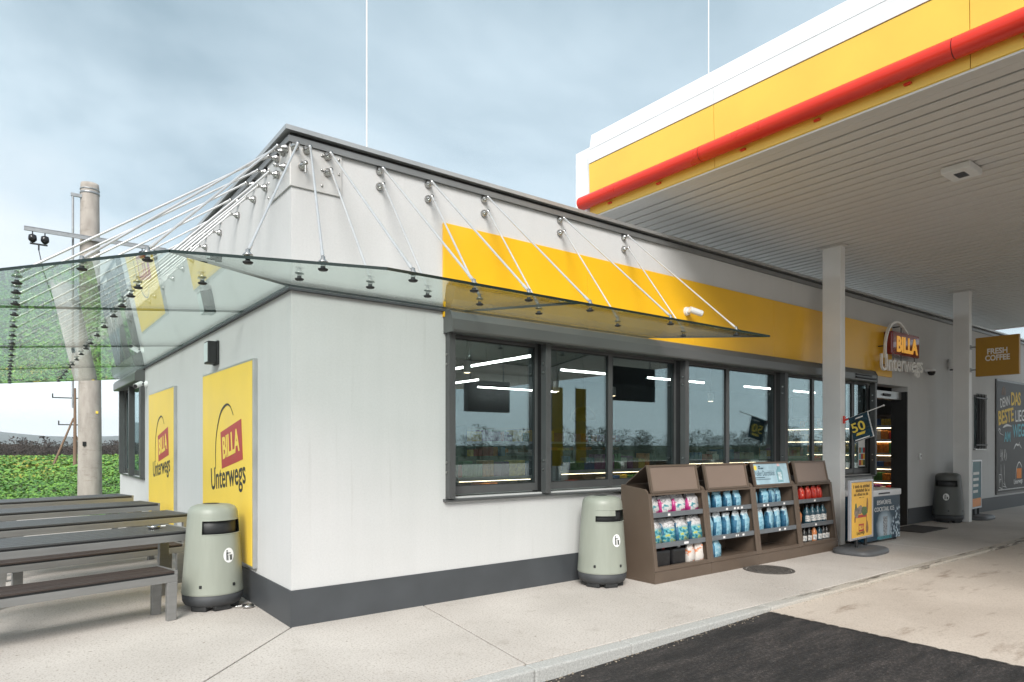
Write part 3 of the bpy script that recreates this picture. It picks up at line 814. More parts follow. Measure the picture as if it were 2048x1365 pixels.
for y in (.30, .68, 1.06, 1.64, 2.38, 3.08, 3.80, 4.38, 5.06, 5.80, 6.55, 7.05, 7.80, 8.50, 9.20, 9.95):
    for z, xo in ((4.205, -1.93), (4.058, -1.16)):
        xb = 0 if y > .62 else -.016
        put_stud(xb, y, z, (-1, 0, 0)); yy = y - (.14 if y < .7 else 0); put_fit(xo, yy, zL(xo)); rod((xb - .09, y, z), (xo, yy, zL(xo) + .05))

# interior
room = thing("shop_interior", "dim shop room behind the windows", "shop room", (0, 0, 0)); room["kind"] = "structure"
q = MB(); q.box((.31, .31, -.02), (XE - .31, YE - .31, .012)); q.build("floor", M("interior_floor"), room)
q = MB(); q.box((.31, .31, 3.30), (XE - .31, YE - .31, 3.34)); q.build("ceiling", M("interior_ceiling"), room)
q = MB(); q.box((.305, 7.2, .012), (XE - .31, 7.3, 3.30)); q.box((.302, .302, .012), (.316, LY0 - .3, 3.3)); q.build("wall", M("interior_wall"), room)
def strip(x, y, L, along, k):
    t_ = thing("ceiling_strip_light", k, "ceiling light", (x, y, 2.92), 0, "strip lights inside the shop")
    d_ = (L / 2, .013) if along == 0 else (.013, L / 2)
    q = MB(); q.box((-d_[0], -d_[1], 0), (d_[0], d_[1], .035)); q.build("tube", M("strip_glow"), t_)
    q = MB(); q.box((-d_[0], -d_[1], .035), (d_[0], d_[1], .07)); q.tube((0, 0, .07), (0, 0, .375), .006, n=6); q.build("housing", M("black"), t_)
    return t_
for k, (x, y, L, al, lab) in enumerate([
        (4.30, 3.15, 2.3, 1, "long strip light running inwards, bright behind the first window from the corner"),
        (6.45, 3.10, 1.1, 0, "strip light under the ceiling behind the second window from the corner"),
        (8.55, 3.10, 0.7, 0, "strip light under the ceiling behind the third window from the corner"),
        (9.70, 3.10, 0.6, 0, "short strip light under the ceiling behind the fourth window from the corner"),
        (12.05, 3.10, 1.1, 0, "strip light under the ceiling behind the fifth window from the corner"),
        (14.10, 3.10, 1.0, 0, "strip light under the ceiling behind the window beside the first column"),
        (5.75, 6.00, 1.0, 1, "short strip light running inwards, farther back behind the first window"),
        (7.90, 6.90, 2.4, 0, "faint far strip light lowest behind the first window")]):
    strip(x, y, L, al, lab)
def spot(x, y, z, k, lab):
    t_ = thing("spotlight", lab, "spotlight", (x, y, z), rnd.uniform(0, 3))
    q = MB(); q.lathe([(.0, .0), (.05, 0), (.058, .02), (.05, .16), (0, .17)], 14); q.build("housing", M("white_plastic"), t_)
    q = MB(); q.lathe([(0, -.004), (.042, -.003), (.042, .0)], 14); q.build("lens", M("warm_glow"), t_)
    q = MB(); q.tube((0, 0, .17), (0, 0, 3.3 - z), .012, n=6); q.build("stem", M("black"), t_)
for k, (x, y, z, lab) in enumerate([(2.35, 1.2, 2.62, "white spotlight in the first window bay from the corner"), (3.1, 1.9, 2.6, "white spotlight high behind the second window"), (5.0, 2.2, 2.45, "white spotlight high behind the third window"), (6.9, 2.8, 2.5, "white spotlight behind the blue-poster rack's window"), (9.0, 2.2, 2.45, "white spotlight behind the window next to the column")]):
    spot(x, y, z, k, lab)
PAL = [mat("goods_%s" % n, c, 0.4, var=0.3, vs=25) for n, c in (("red", (.40, .03, .02)), ("orange", (.55, .20, .03)), ("yellow", (.60, .42, .05)), ("green", (.06, .18, .05)), ("blue", (.04, .10, .25)), ("white", (.55, .53, .50)), ("brown", (.20, .10, .05)), ("violet", (.22, .06, .18)))]
def shop_shelf(x, y, L, D, H, rz, lab, seed, levels=5, lit=False):
    t_ = thing("shop_shelf", lab, "shop shelf", (x, y, .012), rz)
    rg = random.Random(seed)
    q = MB(); q.box((0, D - .03, 0), (L, D, H)); q.build("back_panel", M("rack_brown"), t_)
    q = MB(); q.box((-.03, 0, 0), (0, D, H)); q.build("side_panel", M("black"), t_)
    q = MB(); q.box((L, 0, 0), (L + .03, D, H)); q.build("side_panel", M("black"), t_)
    g_ = MB()
    for k in range(levels):
        z = .1 + k * (H - .1) / levels
        q = MB(); q.box((0, .02, z), (L, D - .03, z + .025)); q.box((0, .0, z - .01), (L, .02, z + .045)); q.build("shelf", M("cap_metal"), t_)
        if lit and k:
            q = MB(); q.box((.05, .03, z - .02), (L - .05, .05, z - .008)); q.build("shelf_lamp", M("warm_glow"), t_)
        xx = .03; hmax = (H - .1) / levels - .07
        while xx < L - .08:
            w_ = rg.uniform(.06, .16); h_ = hmax * rg.uniform(.55, .98); mi = rg.randrange(8); rep = rg.randint(1, 3)
            for _ in range(rep):
                if xx + w_ > L - .02:
                    break
                g_.bevbox((xx, .05, z + .026), (xx + w_ - .008, .05 + rg.uniform(.1, .3), z + .026 + h_), .012, mi); xx += w_
    o_ = g_.build("goods", PAL, t_); o_["kind"] = "stuff"
    return t_
shop_shelf(2.95, 1.9, 1.35, .45, 1.42, 0, "warmly lit goods shelf inside behind the first window", 4, 4, True)
shop_shelf(4.75, 1.8, 2.1, .45, 1.50, 0, "goods shelf inside behind the second and third windows", 1, 4, True)
shop_shelf(7.35, 1.7, 2.5, .45, 1.55, 0, "goods shelf inside behind the fourth and fifth windows", 2, 5, True)
shop_shelf(10.3, 2.0, 1.9, .45, 1.60, 0, "goods shelf inside behind the window beside the first column", 6, 5)
shop_shelf(6.2, 6.6, 5.0, .5, 2.0, 0, "tall goods shelf along the shop's back wall", 3)
shop_shelf(14.0, 3.6, 3.0, .45, 2.3, R(-90), "brightly lit snack shelf seen through the open entrance", 5, 7, True)
ct = thing("checkout_counter", "dark checkout counter inside behind the second window", "counter", (4.9, 3.2, .012))
q = MB(); q.bevbox((0, 0, 0), (1.5, .6, 1.0), .01); q.build("body", M("logo_red"), ct)
q = MB(); q.bevbox((-.04, -.04, 1.0), (1.54, .64, 1.04), .008); q.build("worktop", M("black"), ct)
q = MB(); q.bevbox((.2, .2, 1.04), (.55, .5, 1.45), .02); q.build("coffee_machine", M("cap_metal"), ct)
# bistro chairs/tables just inside the first pane
bt = thing("bistro_table", "dark standing table inside behind the first window", "table", (2.3, 1.3, .012))
q = MB(); q.lathe([(0, 0), (.25, 0), (.25, .02), (.03, .04), (.03, 1.03), (.0, 1.03)], 20); q.build("pedestal", M("black"), bt)
q = MB(); q.lathe([(0, 1.03), (.36, 1.03), (.36, 1.06), (0, 1.06)], 28); q.build("table_top", M("black"), bt)
pd = thing("pendant_lamp", "dark brown bowl-shaped lamp hanging behind the second window", "pendant lamp", (4.64, 1.2, 1.95))
q = MB(); q.lathe([(.03, .20), (.10, .18), (.17, .10), (.19, .0), (.18, .0), (.16, .09), (.09, .165), (0, .18)], 24); q.build("shade", mat("lamp_bronze", (.06, .035, .02), .3, metal=.5, var=.2), pd)
q = MB(); q.tube((0, 0, .19), (0, 0, 1.35), .006, n=6); q.build("cord", M("black"), pd)

# ================================================================== FUEL CANOPY
fc = thing("fuel_canopy", "large forecourt canopy with yellow, white and red fascia", "canopy", (0, 0, 0))
CX0, CX1, CY0, CY1, CZ = 4.55, 19.9, -26.0, 1.0, 4.80
q = MB(); q.box((CX0 + .15, CY0 + .15, CZ + .04), (CX1 - .15, CY1 - .05, CZ + .055)); q.build("backing", M("soffit_back"), fc)
slat = MB()
prof = [(-.086, .012), (-.086, -.004), (-.078, -.014), (.062, -.014), (.070, -.004), (.070, .012)]
slat.prism([(p[0], p[1]) for p in prof], 1, CY0 + .2, .84)
slat_me = slat.mesh("slat", [M("soffit")])
x = CX0 + .27
while x < CX1 - .2:
    o_ = obj("slat", slat_me, fc, (x, 0, CZ + .012 + rnd.uniform(-.0015, .0015)))
    x += .2
q = MB()
q.box((CX0 + .02, CY0 + .1, CZ - .012), (CX0 + .165, .99, CZ + .03)); q.box((CX0 + .165, .85, CZ - .012), (CX1 - .1, .99, CZ + .03)); q.box((CX1 - .17, CY0 + .1, CZ - .012), (CX1 - .02, .85, CZ + .03))
q.build("soffit_trim", M("soffit"), fc, bevel=.004)
js_ = [.97] + [-1.10 - 2.57 * k for k in range(10)] + [-25.95]
for a, b_ in zip(js_[:-1], js_[1:]):
    q = MB(); q.prism([(CX0 + .04, 4.80), (CX0 + .004, 4.815), (CX0 - .022, 5.535), (CX0 + .05, 5.54), (CX0 + .06, 4.80)], 1, b_ + .003, a - .003)
    q.build("yellow_panel", M("yellow_fascia"), fc)
    q = MB(); q.prism([(CX0 - .03, 5.545), (CX0 - .03, 5.73), (CX0 + .0, 5.75), (CX0 + .06, 5.75), (CX0 + .06, 5.545)], 1, b_ + .003, a - .003); q.build("white_panel", M("white_fascia"), fc)
q = MB(); q.prism([(CX0 - .01, 5.752), (CX0 + .03, 5.965), (CX0 + .3, 5.965), (CX0 + .3, 5.752)], 1, -26, .97); q.build("white_top_strip", M("white_fascia"), fc)
tj = [1.07] + [-.98 - 2.6 * k for k in range(10)] + [-26.0]
for a, b_ in zip(tj[:-1], tj[1:]):
    q = MB(); q.tube((CX0 - .075, b_ + .004, 4.995), (CX0 - .075, a - .004, 4.995), .092, n=28)
    tb = q.build("red_tube", M("red_tube"), fc)
    y = a - .5
    while y > b_ + .2:
        q = MB(); q.box((CX0 - .03, y - .03, 4.875), (CX0 + .02, y + .03, 4.892)); q.build("tube_bracket", M("red_tube"), tb); y -= .85
q = MB()
for y in tj[1:-1]:
    q.tube((CX0 - .075, y - .003, 4.995), (CX0 - .075, y + .003, 4.995), .088, n=28)
q.build("tube_gap", M("black"), fc)
q = MB(); q.box((CX0 + .02, CY1, 4.83), (CX1, CY1 + .28, 5.80)); q.build("rear_fascia", M("white_fascia"), fc)
q = MB(); q.box((CX1 - .02, CY0, 4.86), (CX1 + .03, CY1, 5.9)); q.build("far_fascia", M("white_fascia"), fc)
q = MB(); q.box((CX1 - .03, CY0, 4.79), (CX1 + .05, CY1, 4.86)); q.build("far_red_strip", M("red_tube"), fc)
q = MB(); q.box((CX0, CY0 - .05, 4.79), (CX1, CY0, 5.9)); q.build("front_fascia", M("yellow_fascia"), fc)
q = MB(); q.box((CX0 + .06, CY0, 5.70), (CX1 - .02, CY1, 5.74)); q.build("roof_sheet", M("white_fascia"), fc)
for (cx, cy) in ((8.6, -.55), (13.85, -.60), (8.6, -12.5), (13.85, -12.5), (8.6, -22.5), (13.85, -22.5)):
    q = MB(); q.bevbox((cx, cy, -.03 if cy < -2 else 0), (cx + .15, cy + .30, CZ + .02), .012)
    c_ = q.build("column", M("column_white"), fc)
    q = MB(); q.box((cx - .06, cy - .06, CZ - .022), (cx + .21, cy + .36, CZ - .010)); q.build("collar", M("soffit"), c_)
cl = MB(); cl.bevbox((-.19, -.15, -.085), (.19, .15, -.01), .012, 0)
clo = cl.build("canopy_light", M("white_plastic"), fc, loc=(6.78, -2.85, CZ))
for a in (-.085, .0):
    for b_ in (-.055, .0):
        q = MB(); q.box((a, b_, -.092), (a + .08, b_ + .05, -.0855)); q.build("light_lens", M("lens_glass"), clo)
for k, (x, y, lab) in enumerate(((11.2, -2.7, ""), (9.2, -5.6, ""))):
    q = MB(); q.bevbox((-.19, -.15, -.085), (.19, .15, -.01), .012); q.build("canopy_light", M("white_plastic"), fc, loc=(x, y, CZ))

# rods on the roofs
for (x, y, z0, z1, lab) in ((1.18, 1.0, 3.8, 9.5, "thin white lightning rod rising from the shop roof"), (7.3, 1.0, 5.74, 9.8, "thin white lightning rod on the fuel canopy roof"), (.9, 6.0, 3.8, 5.35, "short thin lightning rod far back on the shop roof")):
    t_ = thing("lightning_rod", lab, "lightning rod", (x, y, z0), 0, "roof lightning rods")
    q = MB(); q.tube((0, 0, 0), (0, 0, z1 - z0), .0085 if z1 > 6 else .006, n=8); q.build("mast", M("white_plastic"), t_)
    q = MB(); q.lathe([(0, 0), (.12, 0), (.12, .06), (.03, .10), (0, .1)], 14); q.build("foot", M("cap_lower"), t_)

# ================================================================== SIGNS ON THE SIDE WALL
def arch_pts(pts, n=6):
    out = []
    P = [pts[0]] + list(pts) + [pts[-1]]
    for i in range(1, len(P) - 2):
        for k in range(n):
            t_ = k / n; p0, p1, p2, p3 = [Vector(p) for p in P[i - 1:i + 3]]
            out.append(0.5 * ((2 * p1) + (-p0 + p2) * t_ + (2 * p0 - 5 * p1 + 4 * p2 - p3) * t_ * t_ + (-p0 + 3 * p1 - 3 * p2 + p3) * t_ ** 3))
    out.append(Vector(pts[-1]))
    return out
def ribbon(pts, w0, w1, th=.003):
    """flat tapered band in a local (u,v) plane, extruded th along n"""
    mb = MB(); n = len(pts); L_ = []; R_ = []
    for i, p in enumerate(pts):
        d_ = (pts[min(i + 1, n - 1)] - pts[max(i - 1, 0)]).normalized(); nn = Vector((-d_.y, d_.x))
        f_ = i / (n - 1); w_ = (w0 + (w1 - w0) * math.sin(math.pi * min(1, f_ * 1.15)) ** 1.0) / 2
        L_.append(p + nn * w_); R_.append(p - nn * w_)
    for i in range(n - 1):
        a, b_, c, d_ = L_[i], R_[i], R_[i + 1], L_[i + 1]
        mb.faces([(*a, 0), (*b_, 0), (*c, 0), (*d_, 0), (*a, th), (*b_, th), (*c, th), (*d_, th)], [(4, 5, 6, 7), (0, 3, 2, 1), (0, 1, 5, 4), (2, 3, 7, 6), (1, 2, 6, 5), (3, 0, 4, 7)])
    return mb
def wall_advert(y0, y1, lab):
    W = y1 - y0
    t_ = thing("advert_panel", lab, "advert panel", (0, y1, .37), 0, "yellow adverts on the side wall")
    q = MB(); q.box((-.045, -W, 0), (-.001, 0, 2.09)); q.build("frame", M("cap_metal"), t_, bevel=.004)
    q = MB(); q.box((-.049, -W + .022, .022), (-.0455, -.022, 2.068)); q.build("face", M("yellow_board"), t_)
    u, n = (0, -1, 0), (-1, 0, 0)
    X = -.0495
    def at(uu, vv, e_=0): return (X - e_, -uu, vv)
    # u from far edge, v above panel bottom
    rd = MB(); c4 = [(.88, 1.37), (1.71, 1.50), (1.77, 1.08), (.94, .96)]
    rd.prism(c4[::-1], 2, 0, .002); me = rd.mesh("logo_box", M("logo_red")); obj("logo_box", me, t_, mtx=frame_m(at(0, 0), Vector(u), Vector((0, 0, 1)), Vector(n)))
    uu = Vector((0, -.988, .155)); 
    text("logo_letters", "BILLA", t_, "logo_yellow", at(.995, 1.075, .003), uu, n, .335, bold=.009, width=.67, ext=.001)
    text("logo_word", "Unterwegs", t_, "logo_black", at(.46, .70, .001), (0, -.995, .10), n, .36, bold=.0035, width=1.42, ext=.001)
    ar = arch_pts([(.66, .95), (.68, 1.30), (.86, 1.57), (1.10, 1.67), (1.28, 1.65), (1.41, 1.55)])
    obj("logo_arch", ribbon(ar, .010, .030, .002).mesh("logo_arch", M("logo_black")), t_, mtx=frame_m(at(0, 0, .001), Vector(u), Vector((0, 0, 1)), Vector(n)))
    return t_
wall_advert(.98, 3.08, "yellow wall advert with logo nearest the building corner, partly behind the bin")
wall_advert(4.85, 6.97, "yellow wall advert with logo next to the side window")
# wall lamp and cameras
lp = thing("wall_lamp", "dark square wall lamp above the yellow advert near the corner", "wall lamp", (0, 2.55, 2.68))
q = MB(); q.bevbox((-.03, -.10, -.14), (-.001, .10, .14), .006); q.build("back_plate", M("black"), lp)
q = MB(); q.bevbox((-.125, -.095, -.13), (-.03, .095, .13), .008); q.build("housing", M("black"), lp)
q = MB(); q.bevbox((-.132, -.078, -.112), (-.126, .078, .112), .002); q.build("diffuser", M("lamp_panel"), lp)
def camera_unit(loc, wall_n, aim, lab):
    t_ = thing("security_camera", lab, "security camera", loc)
    wn_ = Vector(wall_n); am_ = Vector(aim).normalized()
    q = MB(); q.tube((0, 0, 0), wn_ * .035, .06, .055, n=20); q.tube(wn_ * .035, wn_ * .05, .045, .025, n=20); q.build("mount", M("white_plastic"), t_)
    k = wn_ * .12 + Vector((0, 0, -.01))
    q = MB(); q.path([wn_ * .045, wn_ * .09, k], .016, 10); q.build("arm", M("black"), t_)
    q = MB(); q.tube(k - am_ * .06, k + am_ * .13, .042, .042, 20); q.build("body", M("white_plastic"), t_)
    q = MB(); q.tube(k + am_ * .131, k + am_ * .137, .036, .036, 20); q.build("lens", M("lens_glass"), t_)
    return t_
camera_unit((-.001, 7.42, 2.67), (-1, 0, 0), (-.6, -.75, -.35), "white bullet camera on the side wall by the window")
camera_unit((5.40, -.031, 3.42), (0, -1, 0), (.9, -.35, -.25), "white bullet camera on the yellow band above the windows")
dm = thing("dome_camera", "small dark dome camera beside the illuminated sign", "security camera", (13.30, -.001, 3.12))
q = MB(); q.bevbox((-.06, -.16, .0), (.06, 0, .05), .01); q.build("bracket", M("white_plastic"), dm)
q = MB(); q.lathe([(.075, 0), (.07, -.04), (.045, -.075), (0, -.085)], 18, (0, -.10, 0)); q.build("dome", M("lens_glass"), dm)
wl2 = thing("wall_sensor", "pale cylindrical wall light to the side of the entrance", "wall light", (14.45, -.001, 3.36))
q = MB(); q.tube((0, -.07, -.11), (0, -.07, .11), .062, n=20); q.build("body", M("column_white"), wl2)
q = MB(); q.box((-.03, -.03, -.05), (.03, 0, .05)); q.build("bracket", M("column_white"), wl2)
q = MB(); q.tube((0, -.07, -.14), (0, -.07, -.11), .04, n=16); q.build("lens", M("lens_glass"), wl2)

# ------------------------------------------------------------------ illuminated sign over the entrance
sg = thing("entrance_sign", "illuminated red logo sign with white script over the entrance", "shop sign", (10.85, -.10, 2.95))
ux, nx = (1, 0, 0), (0, -1, 0)
q = MB(); q.bevbox((.42, -.10, .36), (1.62, .06, .80), .03); q.build("logo_box", M("sign_red"), sg)
text("logo_letters", "BILLA", sg, "sign_letter", (.60, -.104, .43), ux, nx, .40, bold=.014, width=.92, ext=.004)
text("logo_word", "Unterwegs", sg, "sign_white", (.0, -.075, .03), (1, 0, .035), nx, .44, bold=.003, width=1.80, ext=.018)
ar = arch_pts([(.17, .27), (.20, .62), (.40, .90), (.72, .98), (1.02, .86), (1.13, .77)])
obj("logo_arch", ribbon(ar, .032, .038, .045).mesh("logo_arch", M("sign_white")), sg, mtx=frame_m((0, -.05, 0), Vector(ux), Vector((0, 0, 1)), Vector(nx)))
q = MB(); q.tube((.22, -.05, .5), (.22, .10, .5), .012, n=8); q.tube((.9, -.05, .93), (.9, .10, .93), .012, n=8); q.tube((.9, -.05, .93), (.9, -.05, .78), .010, n=8)
for xx in (.3, .9, 1.5):
    q.tube((xx, -.05, .15), (xx, .10, .15), .012, n=8); q.tube((xx, -.05, .2), (xx, -.05, .38), .008, n=8)
q.build("standoffs", M("sign_side"), sg)

# ------------------------------------------------------------------ coffee sign on the second column
cs = thing("coffee_sign", "gold square projecting sign on the second canopy column", "sign", (13.93, -.60, 3.0))
q = MB(); q.bevbox((-.045, -.84, 0), (.045, -.10, .79), .006); q.build("panel", M("coffee_gold"), cs)
text("sign_word", "FRESH", cs, "coffee_white", (-.047, -.305, .44), (0, -1, 0), (-1, 0, 0), .155, bold=.005, width=.345, ext=.001)
text("sign_word", "COFFEE", cs, "coffee_white", (-.047, -.27, .305), (0, -1, 0), (-1, 0, 0), .155, bold=.005, width=.42, ext=.001)
for z in (.13, .60):
    q = MB(); q.box((-.015, -.10, z), (.015, -.001, z + .03)); q.bevbox((-.05, -.012, z - .03), (.05, -.001, z + .06), .003); q.build("bracket", M("galv"), cs)

# ------------------------------------------------------------------ chalk poster
pb = thing("chalk_poster", "large black chalkboard-style poster on the wall past the second column", "poster", (17.34, -.001, .37))
q = MB(); q.box((0, -.035, 0), (2.72, 0, 2.85)); q.build("frame", M("frame_grey"), pb, bevel=.003)
q = MB(); q.box((.05, -.039, .05), (2.67, -.0352, 2.80)); q.build("board", M("chalk_board"), pb)
def ch(s, x, z, size, width, mt, bold=.006, tilt=.0, it=.0):
    text("chalk_word", s, pb, mt, (x, -.041, z), (1, 0, tilt), (0, -1, 0), size, bold=bold, width=width, ext=.001, italic=it)
ch("DENN", .24, 2.14, .33, .68, "chalk_white", .004, .16)
ch("DAS", 1.02, 2.24, .46, .72, "chalk_yellow", .012, .04)
ch("BESTE", .12, 1.72, .48, 1.10, "chalk_yellow", .012, .12)
ch("LIEGT", 1.34, 1.82, .42, .98, "chalk_white", .004, .06)
ch("AM", .50, 1.31, .34, .46, "chalk_blue", .010, .02)
ch("WEG!", 1.14, 1.42, .46, .98, "chalk_blue", .008, .05)
def scr(pts, w_, mt, name="chalk_drawing"):
    obj(name, ribbon(arch_pts(pts), w_ * .4, w_, .001).mesh(name, M(mt)), pb, mtx=frame_m((0, -.0405, 0), Vector((1, 0, 0)), Vector((0, 0, 1)), Vector((0, -1, 0))))
scr([(.42, 1.66), (.7, 1.72), (1.05, 1.70)], .06, "chalk_white")
scr([(.10, 1.56), (.13, 1.62), (.22, 1.6), (.2, 1.52), (.45, 1.47)], .03, "chalk_white")
scr([(1.22, 1.12), (1.38, 1.24), (1.55, 1.22), (1.66, 1.30)], .05, "chalk_white"); scr([(1.60, 1.26), (1.8, 1.14)], .03, "chalk_white")
for k in range(9):
    x = .22 + .05 * k; rg = random.Random(k)
    scr([(x, .78 + rg.uniform(0, .2)), (x + rg.uniform(-.06, .06), .95), (x + rg.uniform(-.06, .08), 1.12)], .018, "chalk_white")
for a, b_ in (((.27, .75), (.27, .32)), ((.50, .75), (.52, .30)), ((.14, .5), (.14, .18)), ((.14, .5), (.34, .48)), ((.34, .48), (.36, .15)), ((.14, .18), (.4, .13)), ((.2, .38), (.3, .37)), ((.2, .38), (.2, .28)), ((.4, .2), (.7, .16)), ((.45, .28), (.65, .16)), ((.52, .32), (.58, .2))):
    scr([a, ((a[0] + b_[0]) / 2 + .01, (a[1] + b_[1]) / 2), b_], .018, "chalk_white")
for k in range(5):
    scr([(.32 + .06 * k, 2.46), (.36 + .06 * k, 2.56 + .06 * (2 - abs(k - 2))), (.40 + .05 * k, 2.66)], .02, "veg_brown")
q = MB(); q.box((1.43, -.0425, .36), (1.80, -.040, .62)); q.build("logo_box", M("chalk_orange"), pb)
ch("BILLA", 1.46, .43, .17, .31, "chalk_yellow", .004, .02); ch("Unterwegs", 1.22, .22, .17, .66, "chalk_white", .002, .04)
scr([(1.36, .34), (1.42, .62), (1.62, .78), (1.80, .68), (1.84, .62)], .03, "chalk_white")
ln = MB(); xx = .1
while xx < 2.5:
    w_ = rnd.uniform(.03, .09); ln.box((xx, -.0405, .10), (xx + w_, -.0395, .125)); xx += w_ + .02
ln.build("small_print", M("chalk_white"), pb)

# ================================================================== BINS
def make_bin(loc, face, body, lab, flap):
    t_ = thing("litter_bin", lab, "litter bin", loc, face, "litter bins"); t_.scale = (1.05, 1.05, 1.05)
    n = 64
    prof = [(.266, .150), (.270, .156), (.268, .170), (.262, .25), (.246, .48), (.232, .685), (.231, .70), (.224, .80), (.222, .828), (.219, .86), (.217, .885), (.210, .918), (.19, .945), (.15, .962), (.10, .968), (.0, .970)]
    # opening faces local -Y : angle index of -90 deg = 48
    def sk(i, k):
        return i in (6, 7) and 39 <= k <= 57
    q = MB(); q.lathe(prof, n, skip=sk); q.build("body", M(body), t_)
    q = MB(); q.lathe([(.0, .60), (.200, .60), (.200, .88), (0, .88)], 40); q.build("inner_liner", M("black"), t_)
    for (r0, z) in ((.231, .70), (.222, .828)):
        rim = MB()
        pts = [(r0 * math.cos(2 * math.pi * k / n), r0 * math.sin(2 * math.pi * k / n), z) for k in range(39, 59)]
        rim.path(pts, .005, 6); rim.build("slot_rim", M(body), t_)
    if flap:
        f = MB(); pts = []
        for k in range(39, 49):
            a = 2 * math.pi * k / n; a2 = 2 * math.pi * (k + 1) / n
            f.faces([(.229 * math.cos(a), .229 * math.sin(a), .765), (.229 * math.cos(a2), .229 * math.sin(a2), .765), (.223 * math.cos(a2), .223 * math.sin(a2), .83), (.223 * math.cos(a), .223 * math.sin(a), .83)], [(0, 1, 2, 3)], smooth=True)
        f.build("slot_flap", M(body), t_)
    q = MB(); q.lathe([(.20, .03), (.245, .055), (.262, .09), (.266, .15), (.25, .15)], n); q.build("base_ring", M("bin_base"), t_)
    for a in (-150, -95, -30, 40, 110):
        a = R(a); q = MB(); q.bevbox((-.075, -.035, 0), (.075, .035, .05), .012)
        q.build("foot", M("rubber"), t_, loc=(.19 * math.cos(a), .19 * math.sin(a), 0), rz=a + math.pi / 2)
    for a in (-140, -75, -10, 60):
        a = R(a); q = MB(); q.bevbox((-.012, -.006, -.014), (.012, .006, .014), .003)
        q.build("clip", M("black"), t_, loc=(.263 * math.cos(a), .263 * math.sin(a), .235), rz=a + math.pi / 2)
    # round sticker bent on the body, with a figure throwing litter
    a0 = R(-84)
    def wrap(uu, vv, e_):
        z = .505 + vv; r_ = .246 - (z - .48) * (.014 / .205) + e_; an = a0 + uu / .245
        return (r_ * math.cos(an), r_ * math.sin(an), z)
    q = MB()
    for k in range(28):
        a, b_ = 2 * math.pi * k / 28, 2 * math.pi * (k + 1) / 28
        q.poly([wrap(0, 0, .0025), wrap(.052 * math.cos(a), .068 * math.sin(a), .0025), wrap(.052 * math.cos(b_), .068 * math.sin(b_), .0025)])
    so = q.build("sticker", M("sticker"), t_)
    q = MB()
    for (x0, z0, x1, z1) in ((-.026, -.045, -.016, .012), (-.014, -.045, -.006, .005), (-.026, .01, -.006, .030), (-.008, .016, .018, .024), (.008, -.045, .032, -.002), (.004, -.004, .036, .004), (-.024, .034, -.010, .048)):
        q.poly([wrap(x0, z0, .004), wrap(x1, z0, .004), wrap(x1, z1, .004), wrap(x0, z1, .004)])
    q.build("pictogram", M("bin_dark"), so)
    q = MB(); q.lathe([(0, .9715), (.07, .9712), (.075, .9695)], 24, (.0, .03, 0)); q.build("ash_plate", M("black"), t_)
    return t_
make_bin((-.36, 1.22, 0), R(14), "bin_green", "grey-green litter bin beside the benches at the side wall", False)
make_bin((3.46, -.36, 0), R(-12), "bin_green", "grey-green litter bin under the front windows beside the brown rack", True)
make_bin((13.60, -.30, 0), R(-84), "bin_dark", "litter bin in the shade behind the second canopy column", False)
dish = thing("steel_ashtray", "small round steel bowl on the ground behind the bin by the wall corner", "ashtray", (-.10, .95, 0))
q = MB(); q.lathe([(.035, .0), (.05, .004), (.058, .03), (.054, .03), (.045, .008), (0, .006)], 20); q.build("bowl", M("steel"), dish)
q = MB(); q.tube((-.11, .03, .022), (-.05, .01, .026), .006, n=6); q.build("handle", M("steel"), dish)

# ================================================================== BENCHES AND TABLES
BR = R(12.5)
def picnic(kind, length, depth, h, slat_m, alu, inset):
    """local x to the left (-) from the right end, y depth"""
    t_ = thing("picnic_" + kind, "", "bench" if kind == "bench" else "table")
    A = M(alu); lw = .09 if kind == "bench" else .10
    for y in (0, depth - .04):
        q = MB(); q.bevbox((-length, y, h - .100), (0, y + .04, h - .034), .004); q.build("rail", A, t_)
    q = MB(); q.box((-length + .01, .012, h - .0345), (-.01, depth - .012, h - .0165)); q.build("gap_shade_strip", M("black"), t_)  # black strip added as painted shade in the gap between slats and rails
    n = 3 if kind == "bench" else 6
    w_ = (depth - .006) / n
    for k in range(n):
        q = MB(); q.bevbox((-length + .03, k * w_ + .004, h - .017), (-.028, (k + 1) * w_ - .003, h), .003); q.build("slat", M(slat_m), t_)
    for x in (-.027, -length):
        q = MB(); q.bevbox((x, -.002, h - .034), (x + .027, depth + .002, h + .002), .003); q.build("end_bar", A, t_)
    for x in (-.0, -length + lw + inset):
        for y in (0, depth - .05):
            q = MB(); q.prism([(x - lw, .0), (x - .012, .0), (x, h - .101), (x - lw, h - .101)], 1, y, y + .05)
            q.build("leg", A, t_, bevel=.004)
    return t_
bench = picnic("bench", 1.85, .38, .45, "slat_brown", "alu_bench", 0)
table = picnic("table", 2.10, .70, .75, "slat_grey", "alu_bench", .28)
def bl(px, py): return (px, py, 0)
bench.location = bl(-.74, .88); bench.rotation_euler[2] = BR
tag(bench, "brown slatted bench in front, nearest the camera, beside the bin", "bench", "benches at the side wall")
table.location = bl(-.46, 1.42); table.rotation_euler[2] = BR
tag(table, "grey slatted picnic table with an ashtray on it, nearest the camera", "table", "picnic tables at the side wall")
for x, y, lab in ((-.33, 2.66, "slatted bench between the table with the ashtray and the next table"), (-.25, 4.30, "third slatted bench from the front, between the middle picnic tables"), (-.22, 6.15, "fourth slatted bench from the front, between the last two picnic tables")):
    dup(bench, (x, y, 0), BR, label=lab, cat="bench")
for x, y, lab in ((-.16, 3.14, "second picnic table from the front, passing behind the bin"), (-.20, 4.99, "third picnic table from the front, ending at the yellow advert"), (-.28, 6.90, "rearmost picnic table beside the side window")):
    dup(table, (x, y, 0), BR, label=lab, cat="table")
at_ = thing("table_ashtray", "small white ashtray on the nearest picnic table", "ashtray", (-.80, 1.72, .752))
